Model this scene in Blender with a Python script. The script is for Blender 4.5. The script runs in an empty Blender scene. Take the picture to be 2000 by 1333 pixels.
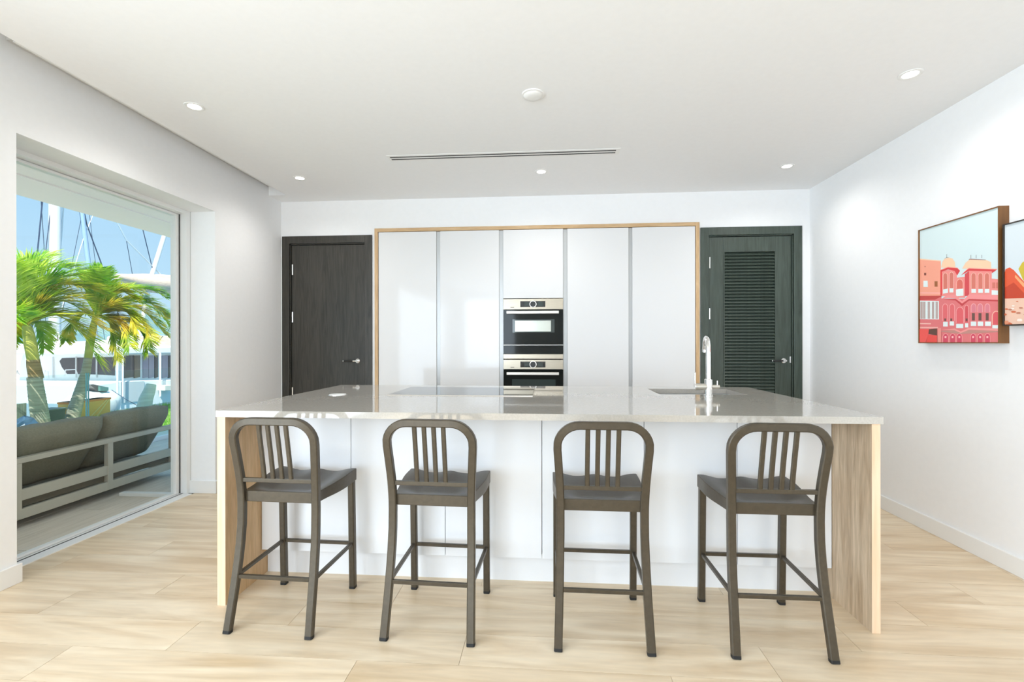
import bpy, bmesh, math, random
from mathutils import Vector, Matrix, Euler
random.seed(7)
S = bpy.context.scene
C = S.collection

# ------------------------------------------------------------------ camera
F, YAW, HY, ROLL, H = 909.6, 0.0744, 670.09, -0.0014, 1.2375
cam_d = bpy.data.cameras.new('camera'); cam = bpy.data.objects.new('camera', cam_d); C.objects.link(cam)
cam_d.sensor_width = 36.0; cam_d.lens = F / 2000 * 36.0
cam_d.shift_y = (HY - 666.5) / 2000.0
cam_d.clip_start = 0.05; cam_d.clip_end = 2000
cam.location = (0, 0, H)
cam.rotation_euler = (Matrix.Rotation(YAW, 3, 'Z') @ Matrix.Rotation(math.pi / 2, 3, 'X') @ Matrix.Rotation(ROLL, 3, 'Z')).to_euler()
S.camera = cam

# ------------------------------------------------------------------ view, world, sun, window light
S.view_settings.view_transform = 'Standard'; S.view_settings.look = 'None'
S.view_settings.gamma = 1.0; S.view_settings.use_curve_mapping = False
S.view_settings.exposure = 0.16
S.cycles.use_denoising = True
S.cycles.max_bounces = 12; S.cycles.diffuse_bounces = 6; S.cycles.glossy_bounces = 5
S.cycles.transparent_max_bounces = 16; S.cycles.caustics_reflective = False; S.cycles.caustics_refractive = False
S.cycles.sample_clamp_indirect = 6.0

w = bpy.data.worlds.new('sky'); S.world = w; w.use_nodes = True
nt = w.node_tree; nt.nodes.clear()
wo = nt.nodes.new('ShaderNodeOutputWorld'); bg = nt.nodes.new('ShaderNodeBackground')
tc = nt.nodes.new('ShaderNodeTexCoord'); sx = nt.nodes.new('ShaderNodeSeparateXYZ'); rp = nt.nodes.new('ShaderNodeValToRGB')
nt.links.new(tc.outputs['Generated'], sx.inputs[0]); nt.links.new(sx.outputs['Z'], rp.inputs[0])
nt.links.new(rp.outputs[0], bg.inputs[0]); nt.links.new(bg.outputs[0], wo.inputs[0])
rp.color_ramp.elements[0].position = 0.0; rp.color_ramp.elements[0].color = (0.58, 0.83, 1.0, 1)
rp.color_ramp.elements[1].position = 0.55; rp.color_ramp.elements[1].color = (0.26, 0.60, 1.0, 1)
bg.inputs[1].default_value = 0.9

def light(kind, name, loc, energy, color=(1, 1, 1), **kw):
    d = bpy.data.lights.new(name, kind); d.energy = energy; d.color = color
    for k, v in kw.items(): setattr(d, k, v)
    o = bpy.data.objects.new(name, d); C.objects.link(o); o.location = loc
    return o
sun_dir = Vector((0.24, -0.55, 0.80)).normalized()
sun = light('SUN', 'sun', (10, -12, 20), 7.5, (1.0, 0.96, 0.90), angle=0.009)
sun.rotation_euler = sun_dir.to_track_quat('Z', 'Y').to_euler()
# daylight entering through the glazing behind the camera
DAY = (0.76, 0.88, 1.0)
wl = light('AREA', 'rear_window_daylight', (-1.62, -4.12, 1.32), 105, DAY, shape='RECTANGLE', size=1.4, size_y=2.3)
wl.rotation_euler = (math.pi / 2, 0, 0)
# daylight entering through the living room glazing in the left wall, beside and behind the camera
ll = light('AREA', 'side_window_daylight', (-2.90, -1.6, 1.22), 192, DAY, shape='RECTANGLE', size=4.5, size_y=2.15)
ll.rotation_euler = (math.pi / 2, 0, -math.pi / 2)

# ------------------------------------------------------------------ pixel -> place helpers
_cy, _sy = math.cos(YAW), math.sin(YAW)
def ray(px, py):
    u, v = px - 1000.0, py - HY
    c, s = math.cos(ROLL), math.sin(ROLL)
    u, v = u * c + v * s, -u * s + v * c
    X, Z, Y = u / F, 1.0, -v / F
    return Vector((X * _cy - Z * _sy, X * _sy + Z * _cy, Y))
O = Vector((0, 0, H))
def on_x(px, py, x): d = ray(px, py); return O + d * (x / d.x)
def on_y(px, py, y): d = ray(px, py); return O + d * (y / d.y)
def on_z(px, py, z): d = ray(px, py); return O + d * ((z - H) / d.z)

# ------------------------------------------------------------------ materials
def srgb(r, g, b):
    f = lambda c: (c / 255 / 12.92) if c <= 10.3 else ((c / 255 + 0.055) / 1.055) ** 2.4
    return (f(r), f(g), f(b), 1.0)
MATS = {}
def mat(name, col, rough=0.5, metal=0.0, spec=0.5, coat=0.0, emit=None, estr=0.0, trans=0.0):
    if name in MATS: return MATS[name]
    m = bpy.data.materials.new(name); m.use_nodes = True
    b = m.node_tree.nodes['Principled BSDF']
    b.inputs['Base Color'].default_value = col; b.inputs['Roughness'].default_value = rough
    b.inputs['Metallic'].default_value = metal; b.inputs['Specular IOR Level'].default_value = spec
    b.inputs['Coat Weight'].default_value = coat; b.inputs['Coat Roughness'].default_value = 0.03
    if emit: b.inputs['Emission Color'].default_value = emit; b.inputs['Emission Strength'].default_value = estr
    MATS[name] = m
    return m
def noisy(name, c1, c2, scale=(1, 1, 1), nscale=4.0, detail=4.0, rough=0.5, bump=0.0, spec=0.5, coat=0.0, rnd=0.0, lo=0.3, hi=0.7, metal=0.0, distort=0.0, coords='Object', wave=None):
    """two-tone procedural material; scale stretches the pattern (wood grain), rnd shifts it per object"""
    m = bpy.data.materials.new(name); m.use_nodes = True; n = m.node_tree; L = n.links
    b = n.nodes['Principled BSDF']
    b.inputs['Roughness'].default_value = rough; b.inputs['Specular IOR Level'].default_value = spec
    b.inputs['Coat Weight'].default_value = coat; b.inputs['Coat Roughness'].default_value = 0.05; b.inputs['Metallic'].default_value = metal
    t = n.nodes.new('ShaderNodeTexCoord'); mp = n.nodes.new('ShaderNodeMapping')
    mp.inputs['Scale'].default_value = scale
    src = t.outputs[coords]
    oi = n.nodes.new('ShaderNodeObjectInfo')
    if rnd:
        vm = n.nodes.new('ShaderNodeVectorMath'); vm.operation = 'ADD'
        ml = n.nodes.new('ShaderNodeMath'); ml.operation = 'MULTIPLY'; ml.inputs[1].default_value = 60.0
        L.new(oi.outputs['Random'], ml.inputs[0]); L.new(src, vm.inputs[0]); L.new(ml.outputs[0], vm.inputs[1]); src = vm.outputs[0]
    L.new(src, mp.inputs[0])
    nz = n.nodes.new('ShaderNodeTexNoise'); nz.inputs['Scale'].default_value = nscale; nz.inputs['Detail'].default_value = detail
    nz.inputs['Distortion'].default_value = distort
    L.new(mp.outputs[0], nz.inputs['Vector'])
    r = n.nodes.new('ShaderNodeValToRGB')
    r.color_ramp.elements[0].position = lo; r.color_ramp.elements[0].color = c1
    r.color_ramp.elements[1].position = hi; r.color_ramp.elements[1].color = c2
    L.new(nz.outputs['Fac'], r.inputs[0])
    out = r.outputs[0]
    if wave:
        nz2 = n.nodes.new('ShaderNodeTexNoise'); nz2.inputs['Scale'].default_value = nscale * wave[0]; nz2.inputs['Detail'].default_value = 3
        L.new(mp.outputs[0], nz2.inputs['Vector'])
        mr = n.nodes.new('ShaderNodeMapRange'); mr.inputs[1].default_value = 0.3; mr.inputs[2].default_value = 0.7
        mr.inputs[3].default_value = 1 - wave[1]; mr.inputs[4].default_value = 1 + wave[1]
        L.new(nz2.outputs['Fac'], mr.inputs[0])
        mx = n.nodes.new('ShaderNodeVectorMath'); mx.operation = 'SCALE'
        L.new(out, mx.inputs[0]); L.new(mr.outputs[0], mx.inputs['Scale']); out = mx.outputs[0]
    if rnd:
        mr = n.nodes.new('ShaderNodeMapRange'); mr.inputs[3].default_value = 1 - rnd; mr.inputs[4].default_value = 1 + rnd
        L.new(oi.outputs['Random'], mr.inputs[0])
        mx = n.nodes.new('ShaderNodeVectorMath'); mx.operation = 'SCALE'
        L.new(out, mx.inputs[0]); L.new(mr.outputs[0], mx.inputs['Scale']); out = mx.outputs[0]
    L.new(out, b.inputs['Base Color'])
    if bump:
        bp = n.nodes.new('ShaderNodeBump'); bp.inputs['Strength'].default_value = bump; bp.inputs['Distance'].default_value = 0.002
        L.new(nz.outputs['Fac'], bp.inputs['Height']); L.new(bp.outputs[0], b.inputs['Normal'])
    MATS[name] = m
    return m
def thin_glass(name, tint, gloss=1.0):
    m = bpy.data.materials.new(name); m.use_nodes = True; n = m.node_tree; n.nodes.clear()
    o = n.nodes.new('ShaderNodeOutputMaterial'); mx = n.nodes.new('ShaderNodeMixShader')
    t = n.nodes.new('ShaderNodeBsdfTransparent'); t.inputs[0].default_value = tint
    g = n.nodes.new('ShaderNodeBsdfGlossy'); g.inputs['Roughness'].default_value = 0.0
    fr = n.nodes.new('ShaderNodeLayerWeight'); fr.inputs[0].default_value = 0.5
    pw = n.nodes.new('ShaderNodeMath'); pw.operation = 'POWER'; pw.inputs[1].default_value = 5.0
    ml = n.nodes.new('ShaderNodeMath'); ml.operation = 'MULTIPLY_ADD'; ml.inputs[1].default_value = 0.8 * gloss; ml.inputs[2].default_value = 0.03 * gloss
    n.links.new(fr.outputs['Facing'], pw.inputs[0]); n.links.new(pw.outputs[0], ml.inputs[0]); n.links.new(ml.outputs[0], mx.inputs[0])
    n.links.new(t.outputs[0], mx.inputs[1]); n.links.new(g.outputs[0], mx.inputs[2]); n.links.new(mx.outputs[0], o.inputs[0])
    MATS[name] = m
    return m
def leaf_mat(name, c1, c2, nscale):
    m = noisy(name, c1, c2, nscale=nscale, rough=0.45, lo=0.38, hi=0.62)
    n = m.node_tree; b = n.nodes['Principled BSDF']; o = [x for x in n.nodes if x.type == 'OUTPUT_MATERIAL'][0]
    tr = n.nodes.new('ShaderNodeBsdfTranslucent'); mx = n.nodes.new('ShaderNodeMixShader'); mx.inputs[0].default_value = 0.45
    src = b.inputs['Base Color'].links[0].from_socket
    n.links.new(src, tr.inputs[0]); n.links.new(b.outputs[0], mx.inputs[1]); n.links.new(tr.outputs[0], mx.inputs[2]); n.links.new(mx.outputs[0], o.inputs[0])
    return m

wall_m = noisy('wall_paint', (0.89, 0.895, 0.905, 1), (0.905, 0.91, 0.92, 1), nscale=30, rough=0.7, spec=0.2)
ceil_m = noisy('ceiling_paint', (0.89, 0.897, 0.91, 1), (0.905, 0.912, 0.925, 1), nscale=30, rough=0.8, spec=0.2)
trim_m = mat('white_trim', (0.86, 0.86, 0.85, 1), 0.35)
frame_m = mat('white_aluminium', (0.85, 0.86, 0.86, 1), 0.3)
seal_m = mat('dark_seal', (0.05, 0.05, 0.05, 1), 0.6)
lacq_m = mat('white_lacquer', (0.80, 0.80, 0.805, 1), 0.07, spec=0.3)
lacq2_m = mat('white_satin', (0.82, 0.83, 0.85, 1), 0.22, spec=0.5)
carc_m = mat('white_carcass', (0.75, 0.75, 0.75, 1), 0.5)
chan_m = mat('grey_channel', (0.52, 0.53, 0.53, 1), 0.35, metal=0.3)
oak_m = noisy('oak_veneer', srgb(196, 160, 116), srgb(216, 184, 142), scale=(6, 6, 0.5), nscale=6, rough=0.5, wave=(4, 0.08))
oakh_m = noisy('oak_veneer_lying', srgb(196, 160, 116), srgb(216, 184, 142), scale=(0.5, 6, 6), nscale=6, rough=0.5, wave=(4, 0.08))
oakg_m = noisy('grey_oak_veneer', srgb(168, 142, 112), srgb(214, 192, 164), scale=(5, 5, 0.45), nscale=5, rough=0.5, wave=(5, 0.12), distort=1.2, lo=0.25, hi=0.75)
edge_m = noisy('oak_edge', srgb(224, 190, 156), srgb(240, 212, 184), scale=(6, 6, 0.4), nscale=8, rough=0.5)
stone_m = noisy('greige_quartz', srgb(178, 172, 163), srgb(188, 183, 175), nscale=120, detail=2, rough=0.05, spec=0.5)
stone_m.node_tree.nodes['Principled BSDF'].inputs['IOR'].default_value = 1.75
steel_m = noisy('brushed_steel', srgb(168, 158, 141), srgb(182, 172, 155), scale=(1, 8, 60), nscale=8, rough=0.32, metal=0.85)
chrome_m = mat('chrome', (0.88, 0.88, 0.87, 1), 0.08, metal=1.0)
sinks_m = mat('sink_steel', (0.72, 0.72, 0.71, 1), 0.3, metal=0.7)
blackg_m = mat('black_glass', (0.012, 0.014, 0.013, 1), 0.04, spec=0.5)
ovenb_m = mat('black_oven_glass', (0.010, 0.012, 0.011, 1), 0.06, spec=0.16)
ovenw_m = mat('pale_reflection_glass', (0.50, 0.52, 0.46, 1), 0.22, metal=0.5)  # half mirrored; pale base colour carries the bright reflection in the pane
dkglass_m = mat('dark_green_glass', (0.03, 0.045, 0.042, 1), 0.05)
black_m = mat('black_plastic', (0.015, 0.015, 0.015, 1), 0.4)
bar_m = mat('pale_handle', (0.80, 0.76, 0.70, 1), 0.3, metal=0.5)
door1_m = noisy('dark_stained_wood', srgb(44, 43, 38), srgb(66, 63, 57), scale=(7, 7, 0.5), nscale=5, rough=0.32, bump=0.25, spec=0.5, distort=1.5)
door2_m = noisy('dark_wood_green_cast', srgb(56, 65, 58), srgb(74, 86, 78), scale=(7, 7, 0.5), nscale=5, rough=0.36, bump=0.25, spec=0.5, distort=1.5)  # plain door's dark stain with the green cast of the light painted in
plank_m = noisy('oak_plank', srgb(206, 180, 144), srgb(236, 219, 192), scale=(0.42, 3.6, 3.6), nscale=2.2, detail=7, rough=0.34, spec=0.45, rnd=0.055, distort=1.6, lo=0.27, hi=0.70, wave=(7, 0.05))
grout_m = mat('pale_grout', srgb(184, 160, 126), 0.8)
deck_m = noisy('grey_deck_board', srgb(200, 190, 176), srgb(218, 208, 195), scale=(8, 0.5, 8), nscale=5, rough=0.6, rnd=0.03)
stool_m = noisy('bronze_grey_metal', srgb(72, 64, 52), srgb(80, 72, 59), nscale=60, rough=0.34, metal=0.4, spec=0.5)
rubber_m = mat('black_rubber', (0.01, 0.01, 0.01, 1), 0.7)
glass_m = thin_glass('clear_glass', (0.985, 0.995, 0.99, 1), 0.6)
bal_m = thin_glass('green_tinted_glass', (0.92, 0.975, 0.965, 1), 0.6)
tealedge_m = mat('teal_glass_edge', srgb(110, 170, 168), 0.1)
lamp_m = mat('lamp_lens', (1, 1, 1, 1), 0.5, emit=(1.0, 0.97, 0.92, 1), estr=6.0)
slot_m = mat('slot_black', (0.01, 0.01, 0.01, 1), 0.6)

# ------------------------------------------------------------------ mesh helpers
class MB:
    def __init__(s): s.v = []; s.f = []; s.mi = []
    def add(s, vs, fs, m=0):
        o = len(s.v); s.v += [tuple(v) for v in vs]
        for f in fs: s.f.append(tuple(i + o for i in f)); s.mi.append(m)
        return s
    def box(s, x0, x1, y0, y1, z0, z1, m=0):
        v = [(x, y, z) for x in (x0, x1) for y in (y0, y1) for z in (z0, z1)]
        return s.add(v, [(0, 1, 3, 2), (4, 6, 7, 5), (0, 4, 5, 1), (2, 3, 7, 6), (0, 2, 6, 4), (1, 5, 7, 3)], m)
    def hexa(s, b, t, m=0):   # two quads
        return s.add(list(b) + list(t), [(3, 2, 1, 0), (4, 5, 6, 7)] + [(i, (i + 1) % 4, (i + 1) % 4 + 4, i + 4) for i in range(4)], m)
    def prism(s, pts, vec, m=0):
        n = len(pts); v = [Vector(p) for p in pts]; vec = Vector(vec)
        return s.add(v + [p + vec for p in v], [tuple(range(n))[::-1], tuple(range(n, 2 * n))] + [(i, (i + 1) % n, (i + 1) % n + n, i + n) for i in range(n)], m)
    def cyl(s, a, b, r, n=20, r2=None, m=0):
        return s.tube([a, b], r if r2 is None else [r, r2], n=n, m=m)
    def tube(s, pts, r, n=10, m=0, cap=True, ref=None, sect=None, closed=False):
        """sweep; r radius or list; sect = list of (lateral, depth) offsets for other sections"""
        P = [Vector(p) for p in pts]; k = len(P); rings = []
        R = r if isinstance(r, (list, tuple)) else [r] * k
        up = Vector(ref) if ref else None
        prev = None
        for i in range(k):
            if closed: T = P[(i + 1) % k] - P[(i - 1) % k]
            else: T = P[min(i + 1, k - 1)] - P[max(i - 1, 0)]
            T.normalize()
            if up is not None: a = T.cross(up)
            elif prev is None: a = T.cross(Vector((0, 0, 1)) if abs(T.z) < 0.9 else Vector((0, 1, 0)))
            else: a = prev - T * prev.dot(T)
            a.normalize(); b = a.cross(T); b.normalize(); prev = a
            if sect: ring = [P[i] + a * q[0] * R[i] + b * q[1] * R[i] for q in sect]
            else: ring = [P[i] + (a * math.cos(2 * math.pi * j / n) + b * math.sin(2 * math.pi * j / n)) * R[i] for j in range(n)]
            rings.append(ring)
        n = len(rings[0]); vs = [v for g in rings for v in g]; fs = []
        for i in range(k if closed else k - 1):
            for j in range(n):
                i2 = (i + 1) % k
                fs.append((i * n + j, i2 * n + j, i2 * n + (j + 1) % n, i * n + (j + 1) % n))
        if cap and not closed: fs += [tuple(range(n)), tuple((k - 1) * n + j for j in range(n))[::-1]]
        return s.add(vs, fs, m)
    def lathe(s, prof, c, n=28, axis='z', m=0, ring=False):
        c = Vector(c); vs = []
        for r, h in prof:
            for j in range(n):
                a = 2 * math.pi * j / n; p = (r * math.cos(a), r * math.sin(a))
                vs.append(c + (Vector((p[0], p[1], h)) if axis == 'z' else Vector((p[0], h, p[1])) if axis == 'y' else Vector((h, p[0], p[1]))))
        k = len(prof); fs = [(i * n + j, i * n + (j + 1) % n, (i + 1) * n + (j + 1) % n, (i + 1) * n + j) for i in range(k - 1) for j in range(n)]
        if ring: fs += [((k - 1) * n + j, (k - 1) * n + (j + 1) % n, (j + 1) % n, j) for j in range(n)]
        else: fs += [tuple(range(n))[::-1], tuple((k - 1) * n + j for j in range(n))]
        return s.add(vs, fs, m)
def me_of(name, mb, mats):
    me = bpy.data.meshes.new(name); me.from_pydata(mb.v, [], mb.f)
    for m in (mats if isinstance(mats, (list, tuple)) else [mats]): me.materials.append(m)
    me.polygons.foreach_set('material_index', mb.mi)
    bm = bmesh.new(); bm.from_mesh(me); bmesh.ops.recalc_face_normals(bm, faces=bm.faces); bm.to_mesh(me); bm.free()
    me.update(); return me
def obj(name, mb, mats, parent=None, bevel=0.0, smooth=None, local=False):
    """one mesh object; given in world coordinates unless local"""
    if parent is not None and not local:
        L = Vector((0, 0, 0)); q = parent
        while q is not None: L += q.matrix_basis.translation; q = q.parent
        mb.v = [(v[0] - L.x, v[1] - L.y, v[2] - L.z) for v in mb.v]
    me = me_of(name, mb, mats)
    if smooth is not None:
        for p in me.polygons: p.use_smooth = True
        if smooth > 0: me.set_sharp_from_angle(angle=math.radians(smooth))
    o = bpy.data.objects.new(name, me); C.objects.link(o)
    if parent is not None: o.parent = parent
    if bevel:
        b = o.modifiers.new('bevel', 'BEVEL'); b.width = bevel; b.segments = 2; b.limit_method = 'ANGLE'; b.angle_limit = math.radians(40)
    return o
def tag(o, label=None, cat=None, group=None, kind=None):
    if label: o['label'] = label
    if cat: o['category'] = cat
    if group: o['group'] = group
    if kind: o['kind'] = kind
    return o
def thing(name, label, cat, loc=(0, 0, 0), rotz=0.0, group=None):
    o = bpy.data.objects.new(name, None); C.objects.link(o); o.empty_display_size = 0.1
    o.location = loc; o.rotation_euler = (0, 0, rotz)
    return tag(o, label, cat, group)
def copy_tree(o, parent=None):
    c = o.copy(); C.objects.link(c); c.parent = parent
    for ch in list(o.children): copy_tree(ch, c)
    return c
def B(*a): return MB().box(*a)
def struct(name, mb, m, label=None, **k): return tag(obj(name, mb, m, **k), label, kind='structure')

# ------------------------------------------------------------------ room shell
XL, XR, YB, HC, YR = -2.731, 2.490, 4.618, 2.694, -4.2
OY0, OY1, OZ = 2.209, 3.654, 2.327          # sliding door opening
XO = -3.06                                   # outer face of the left wall
SX, SY = -2.552, 4.40                        # curtain slot in the ceiling
CABX0, CABX1 = on_y(731.5, 600, YB - 0.02).x, on_y(1366.5, 600, YB - 0.02).x
CABT = on_y(1050, 440.2, YB - 0.02).z
D1 = (on_y(552.3, 600, YB).x, on_y(727.4, 600, YB).x, on_y(640, 461.2, YB).z)
D2 = (on_y(1367.8, 600, YB).x, on_y(1565.6, 600, YB).x, on_y(1466, 443.5, YB).z)
mb = B(XO, XL, YR, -3.9, 0, 2.95); mb.box(XO, XL, 0.7, OY0, 0, 2.95); mb.box(XO, XL, -3.9, 0.7, OZ, 2.95); mb.box(XO, XL, OY1, 3.97, 0, 2.95); mb.box(-2.83, XL, 3.97, YB + 0.1, 0, 2.95); mb.box(XO, XL, OY0, OY1, OZ, 2.95)
struct('wall_left', mb, wall_m)
struct('wall_right', B(XR, XR + 0.15, YR, YB + 0.2, 0, HC + 0.3), wall_m)
fw = 0.075
mb = MB()
mb.box(XL, D1[0] + fw, YB, YB + 0.2, 0, HC); mb.box(D1[0] + fw, D1[1] - fw, YB, YB + 0.2, D1[2] - fw, HC)
mb.box(D1[1] - fw, CABX0, YB, YB + 0.2, 0, HC); mb.box(CABX0, CABX1, YB, YB + 0.2, CABT, HC)
mb.box(CABX1, D2[0] + fw, YB, YB + 0.2, 0, HC); mb.box(D2[0] + fw, D2[1] - fw, YB, YB + 0.2, D2[2] - fw, HC)
mb.box(D2[1] - fw, XR, YB, YB + 0.2, 0, HC)
mb.box(D1[0] + fw, D1[1] - fw, YB + 0.12, YB + 0.2, 0, D1[2] - fw); mb.box(D2[0] + fw, D2[1] - fw, YB + 0.12, YB + 0.2, 0, D2[2] - fw)  # unseen backing added behind the door leaves to stop light leaking in
struct('wall_back', mb, wall_m)
mb = B(CABX0 - 0.06, CABX1 + 0.06, YB + 0.64, YB + 0.7, 0, HC); mb.box(CABX0 - 0.06, CABX0, YB + 0.2, YB + 0.64, 0, HC); mb.box(CABX1, CABX1 + 0.06, YB + 0.2, YB + 0.64, 0, HC); mb.box(CABX0, CABX1, YB + 0.2, YB + 0.64, CABT + 0.02, HC)
struct('wall_niche', mb, wall_m)
mb = B(XL, -2.35, YR - 0.2, YR, 0, HC); mb.box(-0.9, XR, YR - 0.2, YR, 0, HC); mb.box(-2.35, -0.9, YR - 0.2, YR, 2.5, HC); mb.box(-2.35, -0.9, YR - 0.2, YR, 0, 0.12)
struct('wall_rear', mb, wall_m)
wf = MB()
for x in (-2.35, -1.65, -0.95): wf.box(x, x + 0.05, YR - 0.12, YR - 0.06, 0.12, 2.5)
wf.box(-2.35, -0.9, YR - 0.12, YR - 0.06, 0.12, 0.17); wf.box(-2.35, -0.9, YR - 0.12, YR - 0.06, 2.45, 2.5)
win = struct('window_2', wf, frame_m)
wf = MB()
for y in (-3.9, -2.4, -0.9, 0.65): wf.box(-3.04, -2.98, y, y + 0.05, 0.0, OZ)
wf.box(-3.04, -2.98, -3.9, 0.7, 0, 0.05); wf.box(-3.04, -2.98, -3.9, 0.7, OZ - 0.05, OZ)
struct('window_3', wf, frame_m)
mb = B(SX, XR, YR, YB + 0.2, HC, HC + 0.3); mb.box(XL, SX, SY, YB + 0.2, HC, HC + 0.3); mb.box(XL, SX, YR, SY, 2.95, HC + 0.3)
struct('ceiling', mb, ceil_m)

# floor with separate planks
fl = struct('floor', B(-2.905, XR, YR, YB, -0.1, -0.003), grout_m)
PW, PL, gap = 0.1955, 1.195, 0.0016
full = me_of('plank', B(0, PL - gap, 0, PW - gap, -0.012, 0), plank_m)
for k in range(-15, 14):
    y0 = 1.962 + PW * k
    y1 = min(y0 + PW - gap, YB - 0.001)
    if y0 > YB - 0.02: continue
    xs = -2.90 if (y1 > OY0 - 0.02 and y0 < OY1 + 0.02) else XL
    ph = 0.062 + 0.4 * k
    x = ph - math.ceil((ph - xs) / PL) * PL
    while x < XR:
        a, b = max(x, xs), min(x + PL - gap, XR)
        if b - a > 0.02:
            if a == x and b == x + PL - gap and y1 == y0 + PW - gap:
                o = bpy.data.objects.new('plank', full); C.objects.link(o); o.location = (x, y0, 0); o.parent = fl
            else:
                o = obj('plank', B(0, b - a, 0, y1 - y0, -0.012, 0), plank_m, fl, local=True); o.location = (a, y0, 0)
        x += PL

# baseboards
bt, bh = 0.015, 0.10
struct('baseboard_right', B(XR - bt, XR, YR, YB, 0, bh), trim_m, bevel=0.003)
mb = B(XL, XL + bt, 0.7, OY0 + bt, 0, bh); mb.box(-2.945, XL, OY0, OY0 + bt, 0, bh)
struct('baseboard_left', mb, trim_m, bevel=0.003)
mb = B(XL, XL + bt, OY1 - bt, YB, 0, bh); mb.box(-2.945, XL, OY1 - bt, OY1, 0, bh); mb.box(XL + bt, D1[0], YB - bt, YB, 0, bh)
struct('baseboard_back', mb, trim_m, bevel=0.003)
struct('baseboard_corner', B(D2[1], XR - bt, YB - bt, YB, 0, bh), trim_m, bevel=0.003)

# sliding door: frame, leaf, glass
sd = thing('sliding_door', 'white framed sliding glass door opening onto the terrace', 'door', (-3.0, 2.93, 0)); sd['kind'] = 'structure'
sd.name = 'door_3'; del sd['category']
mb = B(-3.06, -2.945, OY1 - 0.045, OY1, 0, OZ); mb.box(-3.06, -2.945, OY0, OY0 + 0.045, 0, OZ)
obj('frame', mb, frame_m, sd, bevel=0.002)
mb = B(-3.06, -2.945, OY0 + 0.045, OY1 - 0.045, OZ - 0.03, OZ); obj('head_track', mb, frame_m, sd, bevel=0.002)
mb = B(-3.06, -2.90, OY0 + 0.045, OY1 - 0.045, -0.01, 0.006); obj('sill_track', mb, frame_m, sd, bevel=0.002)
obj('track_groove', B(-2.985, -2.975, OY0 + 0.045, OY1 - 0.045, 0.006, 0.0075), seal_m, sd)
mb = B(-3.05, -3.005, OY1 - 0.085, OY1 - 0.05, 0.008, OZ - 0.032); mb.box(-3.05, -3.005, OY0 + 0.05, OY0 + 0.085, 0.008, OZ - 0.032)
mb.box(-3.05, -3.005, OY0 + 0.085, OY1 - 0.085, OZ - 0.05, OZ - 0.032); mb.box(-3.05, -3.005, OY0 + 0.085, OY1 - 0.085, 0.008, 0.02)
leaf = obj('sliding_leaf', mb, frame_m, sd, bevel=0.002)
obj('glass_pane', B(-3.03, -3.024, OY0 + 0.085, OY1 - 0.085, 0.02, OZ - 0.05), glass_m, leaf)
obj('seal', B(-3.004, -2.998, OY1 - 0.052, OY1 - 0.046, 0.008, OZ - 0.032), seal_m, sd)
obj('jamb_seal', B(-2.948, -2.943, OY1 - 0.004, OY1 - 0.0005, bh, OZ), mat('grey_seal', (0.55, 0.56, 0.54, 1), 0.6), sd)
# roller blind cassette in the ceiling slot
z0 = on_x(10, 77.7, XL).z; y0 = on_x(10, 77.7, XL).y
bc = thing('blind_cassette', 'slim pale grey roller blind cassette recessed in ceiling slot above sliding door', 'blind', (XL + 0.04, 3.2, z0))
obj('casing', B(XL + 0.001, XL + 0.085, y0, 4.38, z0, z0 + 0.1), mat('silver_casing', (0.55, 0.55, 0.54, 1), 0.4), bc, bevel=0.003)
obj('bottom_bar', B(XL + 0.03, XL + 0.055, y0 + 0.01, 4.37, z0 - 0.006, z0), frame_m, bc)

# ------------------------------------------------------------------ doors in the back wall
def lever(parent, cx, cz, y, direction):
    obj('handle_rose', MB().lathe([(0.0, 0.0), (0.024, 0.0), (0.024, -0.008), (0.021, -0.011), (0.0, -0.011)], (cx, y, cz), axis='y'), chrome_m, parent, smooth=40)
    obj('lever', MB().tube([(cx, y - 0.011, cz), (cx, y - 0.05, cz)], 0.009, n=14).tube([(cx, y - 0.05, cz), (cx + direction * 0.03, y - 0.052, cz)], 0.009, n=14), chrome_m, parent, smooth=40)
    obj('grip', MB().tube([(cx + direction * 0.03, y - 0.052, cz), (cx + direction * 0.125, y - 0.052, cz)], 0.0085, n=14), black_m, parent, smooth=40)
    obj('grip_end', MB().tube([(cx + direction * 0.125, y - 0.052, cz), (cx + direction * 0.132, y - 0.052, cz)], 0.0095, n=14), chrome_m, parent, smooth=40)
def casing(d, D, m, name):
    x0, x1, zt = D
    mb = B(x0, x0 + fw, YB - 0.015, YB + 0.1, 0, zt); mb.box(x1 - fw, x1, YB - 0.015, YB + 0.1, 0, zt); mb.box(x0 + fw, x1 - fw, YB - 0.015, YB + 0.1, zt - fw, zt)
    obj('door_frame', mb, m, d, bevel=0.002)
    mb = B(x0 + fw, x0 + fw + 0.01, YB + 0.005, YB + 0.09, 0, zt - fw); mb.box(x1 - fw - 0.01, x1 - fw, YB + 0.005, YB + 0.09, 0, zt - fw); mb.box(x0 + fw, x1 - fw, YB + 0.005, YB + 0.09, zt - fw - 0.01, zt - fw)
    obj('door_stop', mb, m, d)
d1 = thing('door_1', 'plain dark stained wooden door beside the tall white cabinets', None, ((D1[0] + D1[1]) / 2, YB, 0)); d1['kind'] = 'structure'
casing(d1, D1, door1_m, 'd1')
lf = obj('door_leaf', B(D1[0] + fw + 0.013, D1[1] - fw - 0.013, YB + 0.015, YB + 0.055, 0.005, D1[2] - fw - 0.014), door1_m, d1, bevel=0.002)
def hinges(leaf_o, px, spans):
    for a, b in spans:
        p = on_y(px, a, YB - 0.002); q = on_y(px, b, YB - 0.002)
        obj('hinge', MB().cyl((p.x, YB + 0.008, q.z), (p.x, YB + 0.008, p.z), 0.009, n=12), chrome_m, leaf_o, smooth=40)
hinges(lf, 570.3, [(516.8, 537.2), (609.8, 630), (757, 778)])
p = on_y(697.7, 705.5, YB); lever(lf, p.x, p.z, YB + 0.015, -1)
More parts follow.
